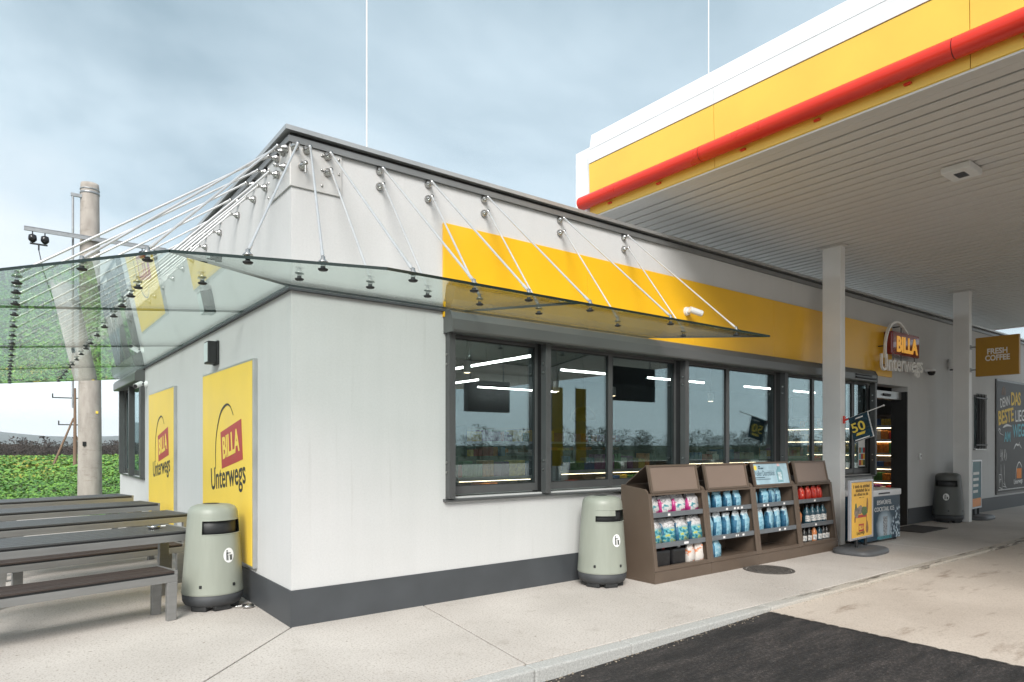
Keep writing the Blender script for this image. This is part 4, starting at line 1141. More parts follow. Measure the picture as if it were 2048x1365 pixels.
q = MB(); q.lathe([(0, 0), (.05, 0), (.06, .03), (.055, .033), (.045, .01), (0, .008)], 22); q.build("bowl", M("steel"), at_)
q = MB(); q.bevbox((.05, -.014, .018), (.105, .014, .03), .004); q.build("handle", M("white_plastic"), at_)

# ================================================================== DISPLAY RACKS
RX = [3.92, 4.97, 6.02, 7.07]
RW = 1.05
def fy(z):                 # slanted rack front, y as a function of height
    return -.735 + .105 * (z - .15) / .9
def rack(x, idx, lab):
    t_ = thing("display_rack", lab, "display rack", (x, 0, 0), 0, "brown display racks under the windows")
    W = RW - .004; BM = M("rack_brown")
    side = [(-.22, 0.03), (-.735, .03), (-.735, .15), (fy(1.05), 1.05), (fy(1.05) + .03, 1.08), (-.22, 1.12)]
    for xa in (0, W - .025):
        q = MB(); q.prism(side, 0, xa, xa + .025); q.build("side_panel", BM, t_, bevel=.003)
    q = MB(); q.box((.025, -.24, .03), (W - .025, -.22, 1.12)); q.build("back_panel", BM, t_)
    q = MB(); q.bevbox((-.0 if idx else -.0, -.752, 0.0), (W, -.20, .0295), .002); q.bevbox((.0, -.752, .0295), (W, -.737, .135), .002); q.build("plinth", BM, t_)
    # front frame stiles standing on the slant
    for xa, xb in ((0.0, .055), (W - .055, W)):
        q = MB(); q.prism([(fy(.15) - .018, .14), (fy(1.03) - .018, 1.03), (fy(1.03) - .001, 1.03), (fy(.15) - .001, .14)], 0, xa, xb); q.build("stile", BM, t_, bevel=.003)
    q = MB(); q.prism([(-.748, .137), (-.752, .185), (-.70, .185), (-.70, .137)], 0, .055, W - .055); q.build("bottom_lip", BM, t_, bevel=.003)
    q = MB(); q.box((.025, -.70, .135), (W - .025, -.24, .155)); q.build("floor_board", BM, t_)
    for z in (.425, .775):
        y = fy(z)
        q = MB(); q.box((.026, y + .02, z - .01), (W - .026, -.24, z)); q.prism([(y - .004, z - .028), (y - .004, z + .028), (y + .02, z + .028), (y + .02, z - .028)], 0, .055, W - .055)
        sh = q.build("shelf", M("shelf_lip"), t_)
        q = MB()
        for k in range(rnd.randint(1, 4)):
            xx = rnd.uniform(.2, .8); q.box((xx, y - .007, z - .016), (xx + .04, y - .0045, z + .010))
        if q.v: q.build("price_tag", M("sticker"), sh)
    HA, HB = .055, .955
    # header board and lid
    z0, z1 = 1.035, 1.36
    y0, y1 = fy(1.035) - .012, fy(1.035) + .055
    q = MB(); q.prism([(y0, z0), (y1, z1), (y1 + .02, z1), (y0 + .02, z0)], 0, HA, HB); hd = q.build("header", BM, t_, bevel=.003)
    def hp(f_, e_): return (y0 + (y1 - y0) * f_ - e_, z0 + (z1 - z0) * f_)
    q = MB()
    for xa, xb, fa, fb in ((HA, HA + .03, 0, 1), (HB - .03, HB, 0, 1), (HA + .03, HB - .03, 0, .07), (HA + .03, HB - .03, .93, 1)):
        a, b_, c, d_ = hp(fa, .001), hp(fb, .001), hp(fb, .016), hp(fa, .016)
        q.prism([a, b_, c, d_][::-1], 0, xa, xb)
    q.build("header_frame", BM, hd, bevel=.002)
    q = MB(); q.prism([hp(.07, .001), hp(.93, .001), hp(.93, .005), hp(.07, .005)][::-1], 0, HA + .031, HB - .031); q.build("header_board", M("rack_board") if idx != 2 else mat("sky_poster", (.36, .52, .60), .35, var=.3, vs=3), hd)
    q = MB(); q.prism([(y1 + .02, z1 - .012), (y1 + .02, z1), (-.25, 1.135), (-.25, 1.123)], 0, HA, HB); q.build("lid", BM, t_, bevel=.002)
    q = MB(); q.prism([(fy(1.0) + .02, 1.005), (fy(1.0) - .015, 1.005), (fy(1.0) - .015, 1.033), (fy(1.0) + .02, 1.033)], 0, .056, W - .056); q.build("head_rail", BM, t_)
    if idx == 2:
        n_ = Vector((0, -(z1 - z0), (y1 - y0))).normalized(); vv = Vector((0, y1 - y0, z1 - z0)).normalized()
        def ho(xx, f_, e_=.006):
            p = hp(f_, 0); return Vector((xx, p[0], p[1])) + n_ * e_
        text("poster_word", "Voller Durchblick", hd, "poster_ink", ho(.10, .42), (1, 0, 0), n_, .105, v=vv, bold=.0, width=.48, ext=.0004)
        text("poster_word", "Clear", hd, "poster_ink", ho(.22, .70), (1, 0, 0), n_, .05, v=vv, bold=.0, width=.15, ext=.0004) if False else None
        d_ = MB(); d_.disc(ho(.13, .76, .0062), .035, 20, n_); d_.build("poster_sun", M("logo_yellow"), hd)
        q = MB()
        for (xx, f_, ww, hh) in ((.20, .70, .04, .02), (.25, .70, .07, .02), (.20, .78, .05, .02), (.10, .33, .22, .012), (.10, .26, .36, .008)):
            a = ho(xx, f_, .0062); q.poly([a, a + Vector((ww, 0, 0)), a + Vector((ww, 0, 0)) + vv * hh, a + vv * hh])
        q.build("poster_print", M("poster_ink"), hd)
        q = MB(); pts = [(.66, .12), (.80, .12), (.81, .58), (.775, .70), (.77, .80), (.695, .80), (.69, .70), (.65, .58)]
        q.poly([ho(a - .03, b_, .0063) for a, b_ in pts]); q.build("poster_bottle", mat("poster_aqua", (.16, .33, .38), .3, var=.3, vs=20), hd)
        q = MB(); q.poly([ho(a - .03, b_, .0066) for a, b_ in ((.69, .2), (.775, .2), (.78, .55), (.685, .55))]); q.build("poster_label", mat("poster_pale", (.5, .62, .66), .3, var=.4, vs=30), hd)
        q = MB(); q.poly([ho(a - .03, b_, .0066) for a, b_ in ((.70, .80), (.765, .80), (.765, .92), (.70, .92))]); q.build("poster_cap", mat("poster_pink", (.6, .42, .42), .3, var=.2), hd)
    return t_
mat("poster_ink", (.05, .09, .12), .5, var=.1)
for k, lab in enumerate(("brown display rack with bagged goods and black canisters, next to the bin", "brown display rack with two rows of blue pouches and one at the bottom", "brown display rack with a light blue bottle poster on its header", "brown display rack with red pouches on top, next to the canopy column")):
    rack(RX[k], k, lab)

# goods on the racks -------------------------------------------------
def goods_mat(name, stops, scale=9.0, rough=.3, split=None):
    m_, t, b, N, ramp, noise, mixc, mapping, bumpn = nodes_of(name)
    v = mapping((1, 1, 1.6))
    nz_ = noise(v, scale, 3, .6)
    col = ramp(nz_, stops)
    if split:
        z, c_top, soft = split
        c = N("ShaderNodeTexCoord"); s_ = N("ShaderNodeSeparateXYZ"); t.links.new(c.outputs["Object"], s_.inputs[0])
        r = N("ShaderNodeMapRange"); r.inputs["From Min"].default_value = z; r.inputs["From Max"].default_value = z + soft
        t.links.new(s_.outputs[2], r.inputs[0])
        top = ramp(noise(v, scale * 2.2, 4, .7), [(.38, tuple(x * .35 for x in c_top)), (.52, c_top)])
        col = mixc(r.outputs[0], col, top)
    t.links.new(col, b.inputs["Base Color"]); b.inputs["Roughness"].default_value = rough
    bumpn(noise(v, 26, 3), .35, .01)
    return m_
goods_mat("bag_pink", [(.36, (.03, .22, .26)), (.44, (.55, .55, .55)), (.54, (.60, .58, .56)), (.60, (.45, .03, .20))], 9, split=(.12, (.58, .57, .58), .02))
goods_mat("bag_teal", [(.36, (.01, .05, .07)), (.45, (.02, .22, .28)), (.55, (.18, .42, .46)), (.63, (.45, .45, .08))], 13, split=(.17, (.58, .57, .57), .03))
goods_mat("pouch_blue", [(.33, (.01, .07, .14)), (.42, (.17, .37, .48)), (.58, (.27, .47, .56)), (.68, (.50, .60, .64))], 15, split=(.235, (.60, .64, .66), .03))
goods_mat("bag_magenta", [(.4, (.30, .015, .12)), (.6, (.42, .03, .18))], 8)
goods_mat("pouch_red_side", [(.4, (.28, .01, .006)), (.6, (.36, .02, .01))], 8)
goods_mat("pouch_blue_side", [(.40, (.01, .06, .12)), (.60, (.03, .13, .22))], 8)
goods_mat("pouch_red", [(.46, (.52, .025, .012)), (.58, (.60, .05, .02)), (.64, (.72, .45, .35))], 14)
goods_mat("pouch_orange", [(.42, (.62, .58, .54)), (.54, (.60, .56, .52)), (.60, (.62, .16, .03))], 9)
goods_mat("canister_black", [(.4, (.008, .008, .009)), (.6, (.02, .02, .021))], 6)
goods_mat("bottle_navy", [(.4, (.012, .04, .06)), (.6, (.02, .07, .09))], 6)
goods_mat("bottle_dark", [(.4, (.012, .012, .012)), (.6, (.03, .028, .026))], 6)
goods_mat("bottle_orange", [(.4, (.48, .17, .06)), (.6, (.58, .26, .12))], 6)
goods_mat("bottle_label", [(.42, (.25, .28, .30)), (.52, (.60, .58, .55))], 40)
def pouch_me(w_, d_, h, m_, crumple, seed, side=None):
    rg = random.Random(seed); mb = MB(); n = 12; rings = []
    for f_, kw, kd in ((0, .86, .80), (.06, .98, .98), (.30, 1.0, 1.0), (.60, .97, .88), (.80, .92, .55), (.93, .95, .16), (1.0, 1.0, .04)):
        ring = []
        for k in range(n):
            a = 2 * math.pi * k / n; ca, sa = math.cos(a), math.sin(a)
            ex = math.copysign(abs(ca) ** .45, ca) * w_ / 2 * kw; ey = math.copysign(abs(sa) ** .45, sa) * d_ / 2 * kd
            j = crumple * (.3 + f_)
            ring.append((ex + rg.gauss(0, j), ey + rg.gauss(0, j), h * f_ + rg.gauss(0, j * .8) * (f_ > .2)))
        rings.append(ring)
    vs = [p for r_ in rings for p in r_]
    fs = []
    for i in range(len(rings) - 1):
        for k in range(n):
            fs.append((i * n + k, i * n + (k + 1) % n, (i + 1) * n + (k + 1) % n, (i + 1) * n + k))
    fs.append(tuple(range(n))[::-1]); fs.append(tuple((len(rings) - 1) * n + k for k in range(n)))
    for f_ in fs:
        c = sum((Vector(vs[q_]) for q_ in f_), Vector()) / len(f_)
        mb.faces([vs[q_] for q_ in f_], [tuple(range(len(f_)))], 1 if abs(c.x) > w_ * .40 and c.z < h * .8 else 0, True)
    me = mb.mesh("pouch", [M(m_), M(side or m_)])
    bm_ = bmesh.new(); bm_.from_mesh(me); bmesh.ops.remove_doubles(bm_, verts=bm_.verts, dist=1e-5); bm_.to_mesh(me); bm_.free()
    return me
def bottle(loc, h, r_, body, lab, group, cap="black"):
    t_ = thing("bottle", lab, "bottle", loc, 0, group)
    q = MB(); q.lathe([(0, 0), (r_ * .9, 0), (r_, .01), (r_, h * .58), (r_ * .85, h * .68), (r_ * .36, h * .84), (r_ * .34, h * .90)], 14); q.build("body", M(body), t_)
    q = MB(); q.lathe([(r_ * 1.01, h * .14), (r_ * 1.01, h * .46)], 20, skip=lambda i, k: not 11 <= k <= 16); q.build("label", M("bottle_label"), t_)
    q = MB(); q.lathe([(r_ * .40, h * .89), (r_ * .40, h), (0, h)], 10); q.build("cap", M(cap), t_)
ORD = ["first", "second", "third", "fourth", "fifth", "sixth", "seventh", "eighth"]
def row(rk, z, xs, maker, kindname, cat, text_, group, w_, d_, h, crumple, yoff=.10, rzj=15):
    for k, xx in enumerate(xs):
        y = fy(z) + d_ / 2 + .035 + (rnd.uniform(0, .02))
        o_ = obj(kindname, maker(k), None, (RX[rk] + xx, y, z + .001))
        o_.rotation_euler[2] = R(rnd.uniform(-rzj, rzj))
        tag(o_, text_ % ORD[k] if "%s" in text_ else text_, cat, group)
def mk(w_, d_, h, m_, cr_, s0):
    side = {'pouch_blue': 'pouch_blue_side', 'bag_teal': 'pouch_blue_side', 'bag_pink': 'bag_magenta', 'pouch_red': 'pouch_red_side'}.get(m_)
    cache = [pouch_me(w_, d_, h, m_, cr_, s0 + j, side) for j in range(4)]
    return lambda k: cache[k % 4]
row(0, .776, (.16, .39, .63, .88), mk(.225, .16, .215, "bag_pink", .010, 1), "goods_bag", "bag", "%s white and pink bag on the bin-side rack's top shelf", "bags on the first rack", .225, .16, .2, 0)
row(0, .426, (.17, .40, .64, .89), mk(.235, .18, .285, "bag_teal", .012, 11), "goods_bag", "bag", "%s teal and white bag on the bin-side rack's middle shelf", "bags on the first rack", .235, .18, .29, 0)
row(0, .156, (.77, .92), mk(.13, .10, .25, "pouch_orange", .006, 21), "goods_pouch", "pouch", "%s white and orange pouch at the bottom of the bin-side rack", "pouches on the first rack", .13, .1, .25, 0)
for k, xx in enumerate((.24, .53)):
    t_ = thing("canister", ("black canister at the bottom of the rack by the bin, nearest its side panel", "black canister with pale handle, next to the white and orange pouches")[k], "canister", (RX[0] + xx, fy(.156) + .15, .156))
    q = MB(); q.bevbox((-.125, -.09, 0), (.125, .09, .20), .025); q.build("body", M("canister_black"), t_)
    q = MB(); q.path([(-.08, 0, .19), (-.07, 0, .235), (.04, 0, .235), (.06, 0, .19)], .014, 8); q.build("handle", M("canister_black") if k == 0 else M("bin_base"), t_)
    q = MB(); q.tube((.09, 0, .2), (.09, 0, .235), .022, n=12); q.build("cap", M("logo_red") if k == 0 else M("white_plastic"), t_)
row(1, .776, (.14, .36, .57, .77), mk(.14, .10, .215, "pouch_blue", .004, 31), "goods_pouch", "pouch", "%s pale blue pouch from the left on the top shelf of the second rack", "blue pouches", .15, .1, .22, 0)
row(1, .426, (.12, .31, .51, .71, .91), mk(.15, .11, .30, "pouch_blue", .006, 41), "goods_pouch", "pouch", "%s pale blue pouch from the left on the middle shelf of the second rack", "blue pouches", .17, .12, .3, 0)
row(1, .156, (.22,), mk(.20, .13, .255, "pouch_blue", .006, 51), "goods_pouch", "pouch", "single blue and white pouch alone at the bottom of the second rack", "blue pouches", .2, .13, .3, 0)
row(2, .776, (.14, .36, .54, .70), mk(.14, .10, .215, "pouch_blue", .004, 61), "goods_pouch", "pouch", "%s blue pouch from the left on the top shelf under the blue poster", "blue pouches", .15, .1, .22, 0)
row(2, .426, (.20, .46, .64, .84), mk(.15, .11, .295, "pouch_blue", .006, 71), "goods_pouch", "pouch", "%s blue pouch from the left on the middle shelf under the blue poster", "blue pouches", .17, .12, .3, 0)
row(3, .776, (.12, .29, .47, .64, .80), mk(.135, .10, .205, "pouch_red", .004, 81), "goods_pouch", "pouch", "%s red pouch on the top shelf of the column-side rack", "red pouches", .15, .1, .22, 0)
row(3, .426, (.11,), mk(.13, .10, .26, "bottle_orange", .006, 91), "goods_pouch", "pouch", "orange pouch alone beside the dark bottles on the middle shelf by the column", "pouches by the column", .13, .1, .27, 0)
for k, xx in enumerate((.40, .56, .71, .86)):
    bottle((RX[3] + xx, fy(.426) + .10, .427), .28, .060, "bottle_navy", "%s navy bottle on the middle shelf of the column-side rack" % ORD[k], "bottles on the last rack")
for k, (xx, bm_, w_) in enumerate(((.13, "bottle_dark", "dark"), (.27, "bottle_dark", "dark"), (.41, "bottle_dark", "dark"), (.55, "bottle_orange", "orange"), (.70, "bottle_navy", "navy"), (.82, "bottle_dark", "dark"), (.92, "bottle_dark", "dark"))):
    lab = {"orange": "small orange bottle among dark ones at the bottom of the rack by the column", "navy": "small navy bottle beside the orange one at the bottom of the rack by the column"}.get(w_)
    bottle((RX[3] + xx, fy(.156) + .10, .157), .235, .045, bm_, lab or "%s small bottle from the left at the bottom of the column-side rack" % ORD[k], "bottles on the last rack", "black")

# ================================================================== ICE FREEZER, STANDS, FLAG
fz = thing("ice_freezer", "dark blue chest freezer printed with ice cubes beside the entrance", "chest freezer", (8.86, -.80, 0))
m_, t, b, N, ramp, noise, mixc, mapping, bumpn = nodes_of("freezer_print")
c = N("ShaderNodeTexCoord"); s_ = N("ShaderNodeSeparateXYZ"); t.links.new(c.outputs["Object"], s_.inputs[0])
vo = N("ShaderNodeTexVoronoi"); vo.inputs["Scale"].default_value = 17; t.links.new(c.outputs["Object"], vo.inputs["Vector"])
ice = ramp(vo.outputs["Distance"], [(.30, (.62, .70, .76)), (.40, (.30, .42, .50)), (.52, (.01, .04, .075))])
def rng(sock, a, b_):
    r = N("ShaderNodeMapRange"); r.inputs["From Min"].default_value = a; r.inputs["From Max"].default_value = b_; t.links.new(sock, r.inputs[0]); return r.outputs[0]
nb = noise(c.outputs["Object"], 5, 3)
mm = N("ShaderNodeMath", operation='ADD'); t.links.new(s_.outputs[0], mm.inputs[0])
mm2 = N("ShaderNodeMath", operation='MULTIPLY'); t.links.new(s_.outputs[2], mm2.inputs[0]); mm2.inputs[1].default_value = -.35; t.links.new(mm2.outputs[0], mm.inputs[1])
mm3 = N("ShaderNodeMath", operation='MULTIPLY_ADD'); t.links.new(nb, mm3.inputs[0]); mm3.inputs[1].default_value = .3; t.links.new(mm.outputs[0], mm3.inputs[2])
mask = rng(mm3.outputs[0], .98, 1.06)
top = rng(s_.outputs[2], .60, .52)
mk2 = N("ShaderNodeMath", operation='MULTIPLY'); t.links.new(mask, mk2.inputs[0]); t.links.new(top, mk2.inputs[1])
# pale centre glow printed round the glass
dxn = N("ShaderNodeMath", operation='SUBTRACT'); t.links.new(s_.outputs[0], dxn.inputs[0]); dxn.inputs[1].default_value = .72
dzn = N("ShaderNodeMath", operation='SUBTRACT'); t.links.new(s_.outputs[2], dzn.inputs[0]); dzn.inputs[1].default_value = .24
cb = N("ShaderNodeCombineXYZ"); t.links.new(dxn.outputs[0], cb.inputs[0]); t.links.new(dzn.outputs[0], cb.inputs[1])
le = N("ShaderNodeVectorMath", operation='LENGTH'); t.links.new(cb.outputs[0], le.inputs[0])
le2 = N("ShaderNodeMath", operation='MULTIPLY_ADD'); t.links.new(nb, le2.inputs[0]); le2.inputs[1].default_value = .15; t.links.new(le.outputs["Value"], le2.inputs[2])
glow = rng(le2.outputs[0], .40, .24)
base = mixc(glow, (.010, .045, .080), (.42, .52, .60))
t.links.new(mixc(mk2.outputs[0], base, ice), b.inputs["Base Color"]); b.inputs["Roughness"].default_value = .3
q = MB(); q.bevbox((0, 0, .04), (1.28, .62, .755), .012); q.build("cabinet", M("freezer_print"), fz)
q = MB(); q.bevbox((-.015, -.015, .757), (1.295, .635, .86), .018); fl_ = q.build("lid", M("freezer_white"), fz)
q = MB(); q.bevbox((.45, -.02, .79), (.85, -.014, .815), .002); q.build("handle", M("bin_base"), fl_)
text("print_word", "EISWÜRFEL", fz, "sticker", (.43, -.002, .62), (1, 0, 0), (0, -1, 0), .10, width=.52, ext=.001)
text("print_word", "COCKTAIL ICE", fz, "sticker", (.34, -.002, .51), (1, 0, 0), (0, -1, 0), .10, width=.70, ext=.001)
q = MB(); q.prism([(.66, .10), (.78, .10), (.80, .42), (.64, .42)], 1, -.0028, -.0012); q.build("printed_glass", mat("print_glass", (.28, .30, .32), .4, var=.9, vs=30), fz)
q = MB(); q.prism([(.44, .05), (.94, .05), (.94, .10), (.44, .10)], 1, -.004, -.0012); q.build("printed_strip", mat("print_teal", (.04, .22, .26), .4, var=.6, vs=20), fz)
for xx in (.08, 1.2):
    for yy in (.06, .56):
        q = MB(); q.tube((xx, yy, 0), (xx, yy, .04), .03, n=12); q.build("caster", M("rubber"), fz)

def poster_stand(loc, rz, lab, W, H, z0, face):
    t_ = thing("poster_stand", lab, "poster stand", loc, rz, "swing poster stands")
    q = MB()
    n = 36; pr = []
    for k in range(n):
        a = 2 * math.pi * k / n; ca, sa = math.cos(a), math.sin(a)
        pr.append((math.copysign(abs(ca) ** .55, ca) * .44, math.copysign(abs(sa) ** .6, sa) * .30))
    rings = [(1.0, 0), (1.02, .02), (1.0, .055), (.90, .075), (.6, .09)]
    vs = [(p[0] * s_, p[1] * s_, z) for s_, z in rings for p in pr]
    fs = [(i * n + k, i * n + (k + 1) % n, (i + 1) * n + (k + 1) % n, (i + 1) * n + k) for i in range(len(rings) - 1) for k in range(n)]
    q.faces(vs, fs, 0, True); q.faces(vs[-n:], [tuple(range(n))]); q.build("base", M("stand_grey"), t_)
    for xx in (-.16, .16):
        q = MB(); q.tube((xx, 0, .08), (xx, 0, z0 + .02), .022, n=10); q.build("spring_foot", M("black"), t_)
    q = MB(); b_ = .035
    q.bevbox((-W / 2, -.022, z0), (-W / 2 + b_, .022, z0 + H), .006); q.bevbox((W / 2 - b_, -.022, z0), (W / 2, .022, z0 + H), .006)
    q.bevbox((-W / 2 + b_, -.020, z0), (W / 2 - b_, .020, z0 + b_), .006); q.bevbox((-W / 2 + b_, -.020, z0 + H - b_), (W / 2 - b_, .020, z0 + H), .006)
    q.build("frame", M("stand_frame"), t_)
    q = MB(); q.box((-W / 2 + b_ - .004, -.010, z0 + b_ - .004), (W / 2 - b_ + .004, .010, z0 + H - b_ + .004)); q.build("poster", M(face), t_)
    return t_
ps = poster_stand((8.14, -1.08, 0), R(3), "yellow poster stand with food basket picture beside the first column", .80, .88, .20, "poster_yellow")
def pr_box(x0, z0, x1, z1, mt, name="printed_mark"):
    q = MB(); q.box((x0, -.0125, z0), (x1, -.0105, z1)); q.build(name, M(mt), ps)
rg = random.Random(2)
q = MB()
for zz, xa, xb, hh in ((.96, -.28, .27, .045), (.90, -.20, .28, .05), (.845, -.26, .22, .045), (.81, -.08, .08, .014)):
    xx = xa
    while xx < xb:
        w_ = rg.uniform(.012, .03); q.box((xx, -.0125, zz), (xx + w_ * .55, -.0105, zz + hh * rg.uniform(.6, 1))); xx += w_ + (.03 if rg.random() < .15 else .004)
q.build("printed_lettering", M("logo_black"), ps)["kind"] = "stuff"
def blob(cx, cz, rx, rz_, mt, name):
    q = MB(); rg_ = random.Random(int(cx * 1000 + cz * 77))
    q.prism([(cx + rx * math.cos(a) * rg_.uniform(.8, 1.1), cz + rz_ * math.sin(a) * rg_.uniform(.8, 1.1)) for a in [2 * math.pi * k / 14 for k in range(14)]][::-1], 1, -.0130, -.0105); q.build(name, M(mt), ps)
blob(-.18, .60, .09, .08, "veg_grey", "printed_basket"); blob(-.05, .635, .09, .07, "veg_grey", "printed_basket"); blob(.10, .61, .11, .075, "veg_green", "printed_greens")
blob(-.20, .68, .03, .06, "veg_green", "printed_greens"); blob(.20, .70, .03, .12, "veg_brown", "printed_bread")
pr_box(-.22, .52, .18, .56, "logo_red", "printed_crate"); blob(-.23, .50, .02, .05, "veg_brown", "printed_bread")
pr_box(.165, .36, .185, .52, "veg_brown", "printed_ribbon"); blob(.19, .36, .045, .10, "veg_brown", "printed_bread")
pr_box(-.10, .315, .08, .425, "logo_red", "printed_logo")
text("printed_word", "BILLA", ps, "logo_yellow", (-.085, -.0135, .34), (1, 0, .05), (0, -1, 0), .085, bold=.002, width=.15, ext=.0004)
text("printed_word", "Unterwegs", ps, "logo_black", (-.17, -.0135, .265), (1, 0, .06), (0, -1, 0), .075, width=.27, ext=.0004)
ps2 = poster_stand((14.78, -.42, 0), R(4), "teal and orange poster stand just behind the second column", .72, 1.05, .22, "poster_teal")
q = MB(); q.box((-.32, -.0125, .26), (.32, -.0105, .44)); q.build("printed_band", M("poster_orange"), ps2)
for k in range(4):
    q = MB(); q.box((-.24, -.0125, .56 + k * .13), (.10 + .03 * k, -.0105, .62 + k * .13)); q.build("printed_mark", M("chalk_white"), ps2)

# flag on the first column
fg = thing("column_flag", "small dark blue 50 flag on a stick on the first column", "flag", (8.70, -.551, 2.0))
q = MB(); q.bevbox((-.025, -.02, -.06), (.025, 0, .06), .004); q.tube((0, -.01, -.01), (0, -.075, .014), .016, n=10); q.build("holder", M("red_tube"), fg)
q = MB(); q.tube((0, -.06, .01), (0, -.60, .20), .008, n=8); q.tube((0, -.60, .20), (0, -.615, .205), .014, n=10); q.build("stick", M("white_plastic"), fg)
def flag_sheet(dx_, mt, name):
    q = MB(); nu, nv_2 = 8, 8
    def P(i, j):
        u_ = i / nu; w_ = j / nv_2
        y = -.085 - .285 * u_ - .09 * w_; z = .018 + .10 * u_ - w_ * .385 + .035 * w_ * u_ * 0
        return (dx_ + .012 * math.sin(u_ * 5 + w_ * 2) * w_ , y, z)
    for i in range(nu):
        for j in range(nv_2):
            a, b_, c_, d_ = P(i, j), P(i + 1, j), P(i + 1, j + 1), P(i, j + 1)
            q.poly([a, b_, c_, d_], 0, True)
    o_ = q.build(name, M(mt), fg)
    sd = o_.modifiers.new("thick", 'SOLIDIFY'); sd.thickness = .002
    return o_
flag_sheet(-.022, "flag_navy", "cloth"); flag_sheet(.022, "white_plastic", "back_cloth")
fu = Vector((0, -1, .33)).normalized(); fv = Vector((0, -.22, .975)).normalized()
text("flag_number", "50", fg, "logo_yellow", (-.042, -.165, -.215), fu, (-1, 0, 0), .205, v=fv, bold=.004, width=.215, ext=.0006)
q = MB()
for (a, b_, w_, h_) in ((-.20, .0, .12, .022), (-.215, -.265, .14, .045), (-.20, -.345, .23, .02)):
    o0 = Vector((-.0415, a, b_)); q.poly([o0, o0 + fu * w_, o0 + fu * w_ + fv * h_, o0 + fv * h_])
q.v = q.v; q.m = [0, 1, 0]
q.build("flag_print", [M("sticker"), M("logo_yellow")], fg)

# yellow banners by the pumps, mirrored in the windows
for k, (x, y, lab) in enumerate(((10.9, -9.0, "tall yellow banner flag by the pumps, mirrored in the second window"), (11.86, -9.0, "tall yellow banner flag farther along the pumps, mirrored in the second window"))):
    t_ = thing("banner_flag", lab, "banner flag", (x, y, -.03), R(0), "yellow banner flags")
    q = MB(); q.tube((0, 0, 0), (0, 0, 3.4), .02, .012, 10); q.build("pole", M("galv"), t_)
    q = MB(); q.box((.02, -.004, 1.0), (.44, .004, 3.35)); q.build("cloth", M("banner_yellow"), t_)
    q = MB(); q.bevbox((-.3, -.2, 0), (.3, .2, .06), .01); q.build("foot", M("stand_grey"), t_)

for (x0, x1, z0, z1, lab) in ((7.86, 9.27, 2.5, 3.35, "black hanging pump sign mirrored in the first window"), (13.3, 15.4, 3.03, 4.12, "black hanging pump sign mirrored in the third window")):
    t_ = thing("pump_sign", lab, "pump sign", (x0, -9.0, z0), 0, "hanging pump signs")
    w_, h_ = x1 - x0, z1 - z0
    q = MB(); q.bevbox((0, -.10, 0), (w_, .10, h_), .01); q.build("board", M("black"), t_)
    for xx in (.15, w_ - .15):
        q = MB(); q.tube((xx, 0, h_), (xx, 0, 4.80 - z0), .02, n=8); q.build("hanger", M("galv"), t_)
    text("sign_word", "Power", t_, "bin_dark", (w_ * .75, .102, h_ * .35), (-1, 0, 0), (0, 1, 0), h_ * .35, width=w_ * .5, ext=.001)

# ================================================================== POLES
up = thing("utility_pole", "thick concrete utility pole behind the shop with a steel crossarm", "utility pole", (-.03, 17.0, -.55))
q = MB(); q.lathe([(.315, 0), (.31, .6), (.235, 9.62), (.225, 9.72), (0, 9.74)], 28); q.build("shaft", M("pole_concrete"), up)
q = MB(); q.lathe([(.242, 9.40), (.252, 9.41), (.252, 9.46), (.240, 9.47)], 28); q.lathe([(.242, 9.52), (.25, 9.525), (.25, 9.55), (.240, 9.56)], 28); q.build("band", M("galv"), up)
q = MB(); q.box((-1.55, -.30, 8.02), (1.95, -.245, 8.13)); q.box((-1.55, -.31, 8.12), (1.95, -.24, 8.135)); q.build("crossarm", M("galv"), up)
q = MB(); q.box((-1.3, -.36, 8.00), (1.2, -.34, 8.05)); q.build("crossarm_brace", M("galv"), up)
for x in (-1.36, -1.08, 1.30, 1.62):
    q = MB(); q.tube((x, -.28, 8.02), (x, -.28, 7.94), .015, n=8); q.lathe([(.03, .0), (.09, -.03), (.1, -.1), (.1, -.16), (.05, -.22), (0, -.24)], 16, (x, -.28, 7.94)); q.build("insulator", M("insulator"), up)
q = MB(); q.box((-1.42, -.30, 7.66), (-1.02, -.26, 7.70)); q.tube((-1.22, -.28, 7.66), (-1.22, -.28, 7.52), .02, n=8); q.path([(-1.22, -.28, 7.52), (-1.12, -.5, 6.9), (-.9, -.6, 6.1)], .012, 6); q.build("yoke", M("black"), up)
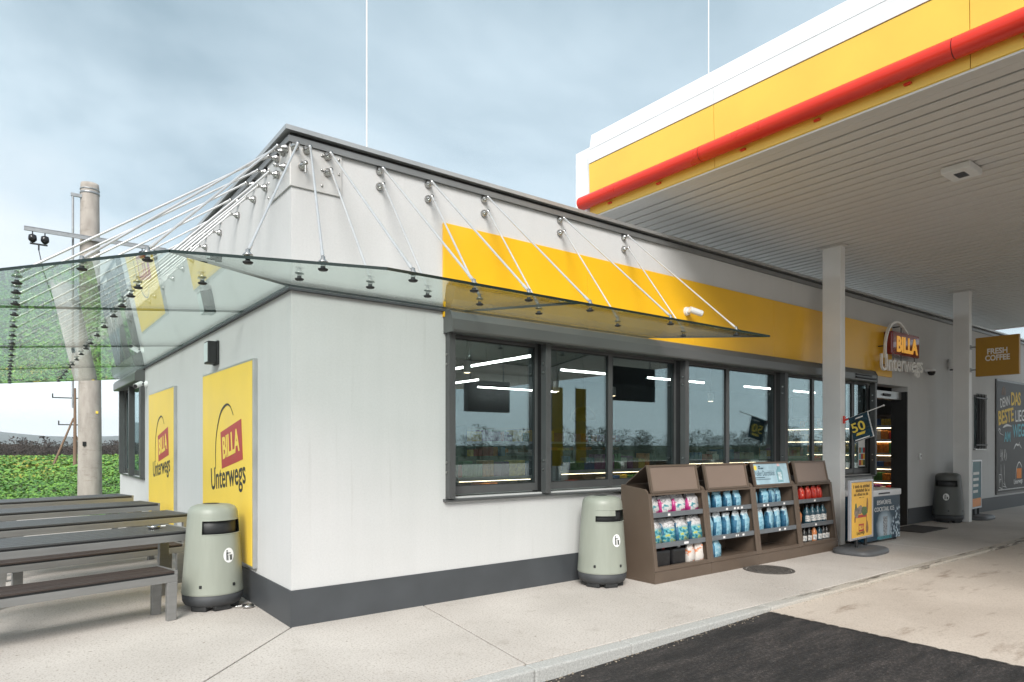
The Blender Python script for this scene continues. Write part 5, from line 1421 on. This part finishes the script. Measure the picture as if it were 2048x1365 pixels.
q = MB(); q.tube((-.42, -.1, 3.2), (-.42, -.1, 9.25), .028, n=8); q.build("conduit", M("galv"), up)
for z in (4.35, 9.25, 6.2):
    q = MB(); q.box((-.47, -.13, z), (-.2, -.07, z + .09)); q.build("bracket", M("galv"), up)
q = MB(); q.box((.12, -.275, 3.05), (.18, -.255, 3.12)); q.build("number_plate", M("logo_yellow"), up)
q = MB(); q.box((-.2, -.30, 2.12), (-.12, -.22, 2.24)); q.build("hole_cap", M("black"), up)
wpz = thing("wooden_pole", "distant braced wooden pole standing in the crop field", "utility pole", (3.04, 65.8, -.6))
q = MB(); q.tube((0, 0, 0), (0, 0, 7.3), .16, .10, 10); q.build("shaft", M("wood_pole"), wpz)
q = MB(); q.tube((-1.6, 0, .4), (-.1, 0, 4.6), .10, .08, 8); q.build("brace", M("wood_pole"), wpz)
q = MB(); q.tube((1.0, .3, .4), (.1, 0, 3.0), .07, .06, 8); q.build("brace", M("wood_pole"), wpz)
for z, w_ in ((6.35, 1.9), (3.95, 1.4)):
    q = MB(); q.box((-w_ * .9, -.06, z), (w_ * .9, .06, z + .09)); q.box((-w_ * .9, -.04, z + .09), (-w_ * .9 + .1, .04, z + .4)); q.box((w_ * .9 - .1, -.04, z + .09), (w_ * .9, .04, z + .4)); q.build("crossarm", M("black"), wpz)

# ================================================================== AIR
hz = MB(); hz.box((-5500, -1600, -3.2), (7100, 6100, 175))
hzo = tag(hz.build("haze", None), "thin pale haze over the whole landscape", "haze", kind="stuff")
hmat = bpy.data.materials.new("haze_air"); hmat.use_nodes = True
ht = hmat.node_tree; ht.nodes.clear()
ho_ = ht.nodes.new("ShaderNodeOutputMaterial"); pvn = ht.nodes.new("ShaderNodeVolumePrincipled")
pvn.inputs["Color"].default_value = (.86, .92, .97, 1); pvn.inputs["Density"].default_value = 0.00016; pvn.inputs["Anisotropy"].default_value = 0.0
ht.links.new(pvn.outputs[0], ho_.inputs["Volume"])
hzo.data.materials.clear(); hzo.data.materials.append(hmat)
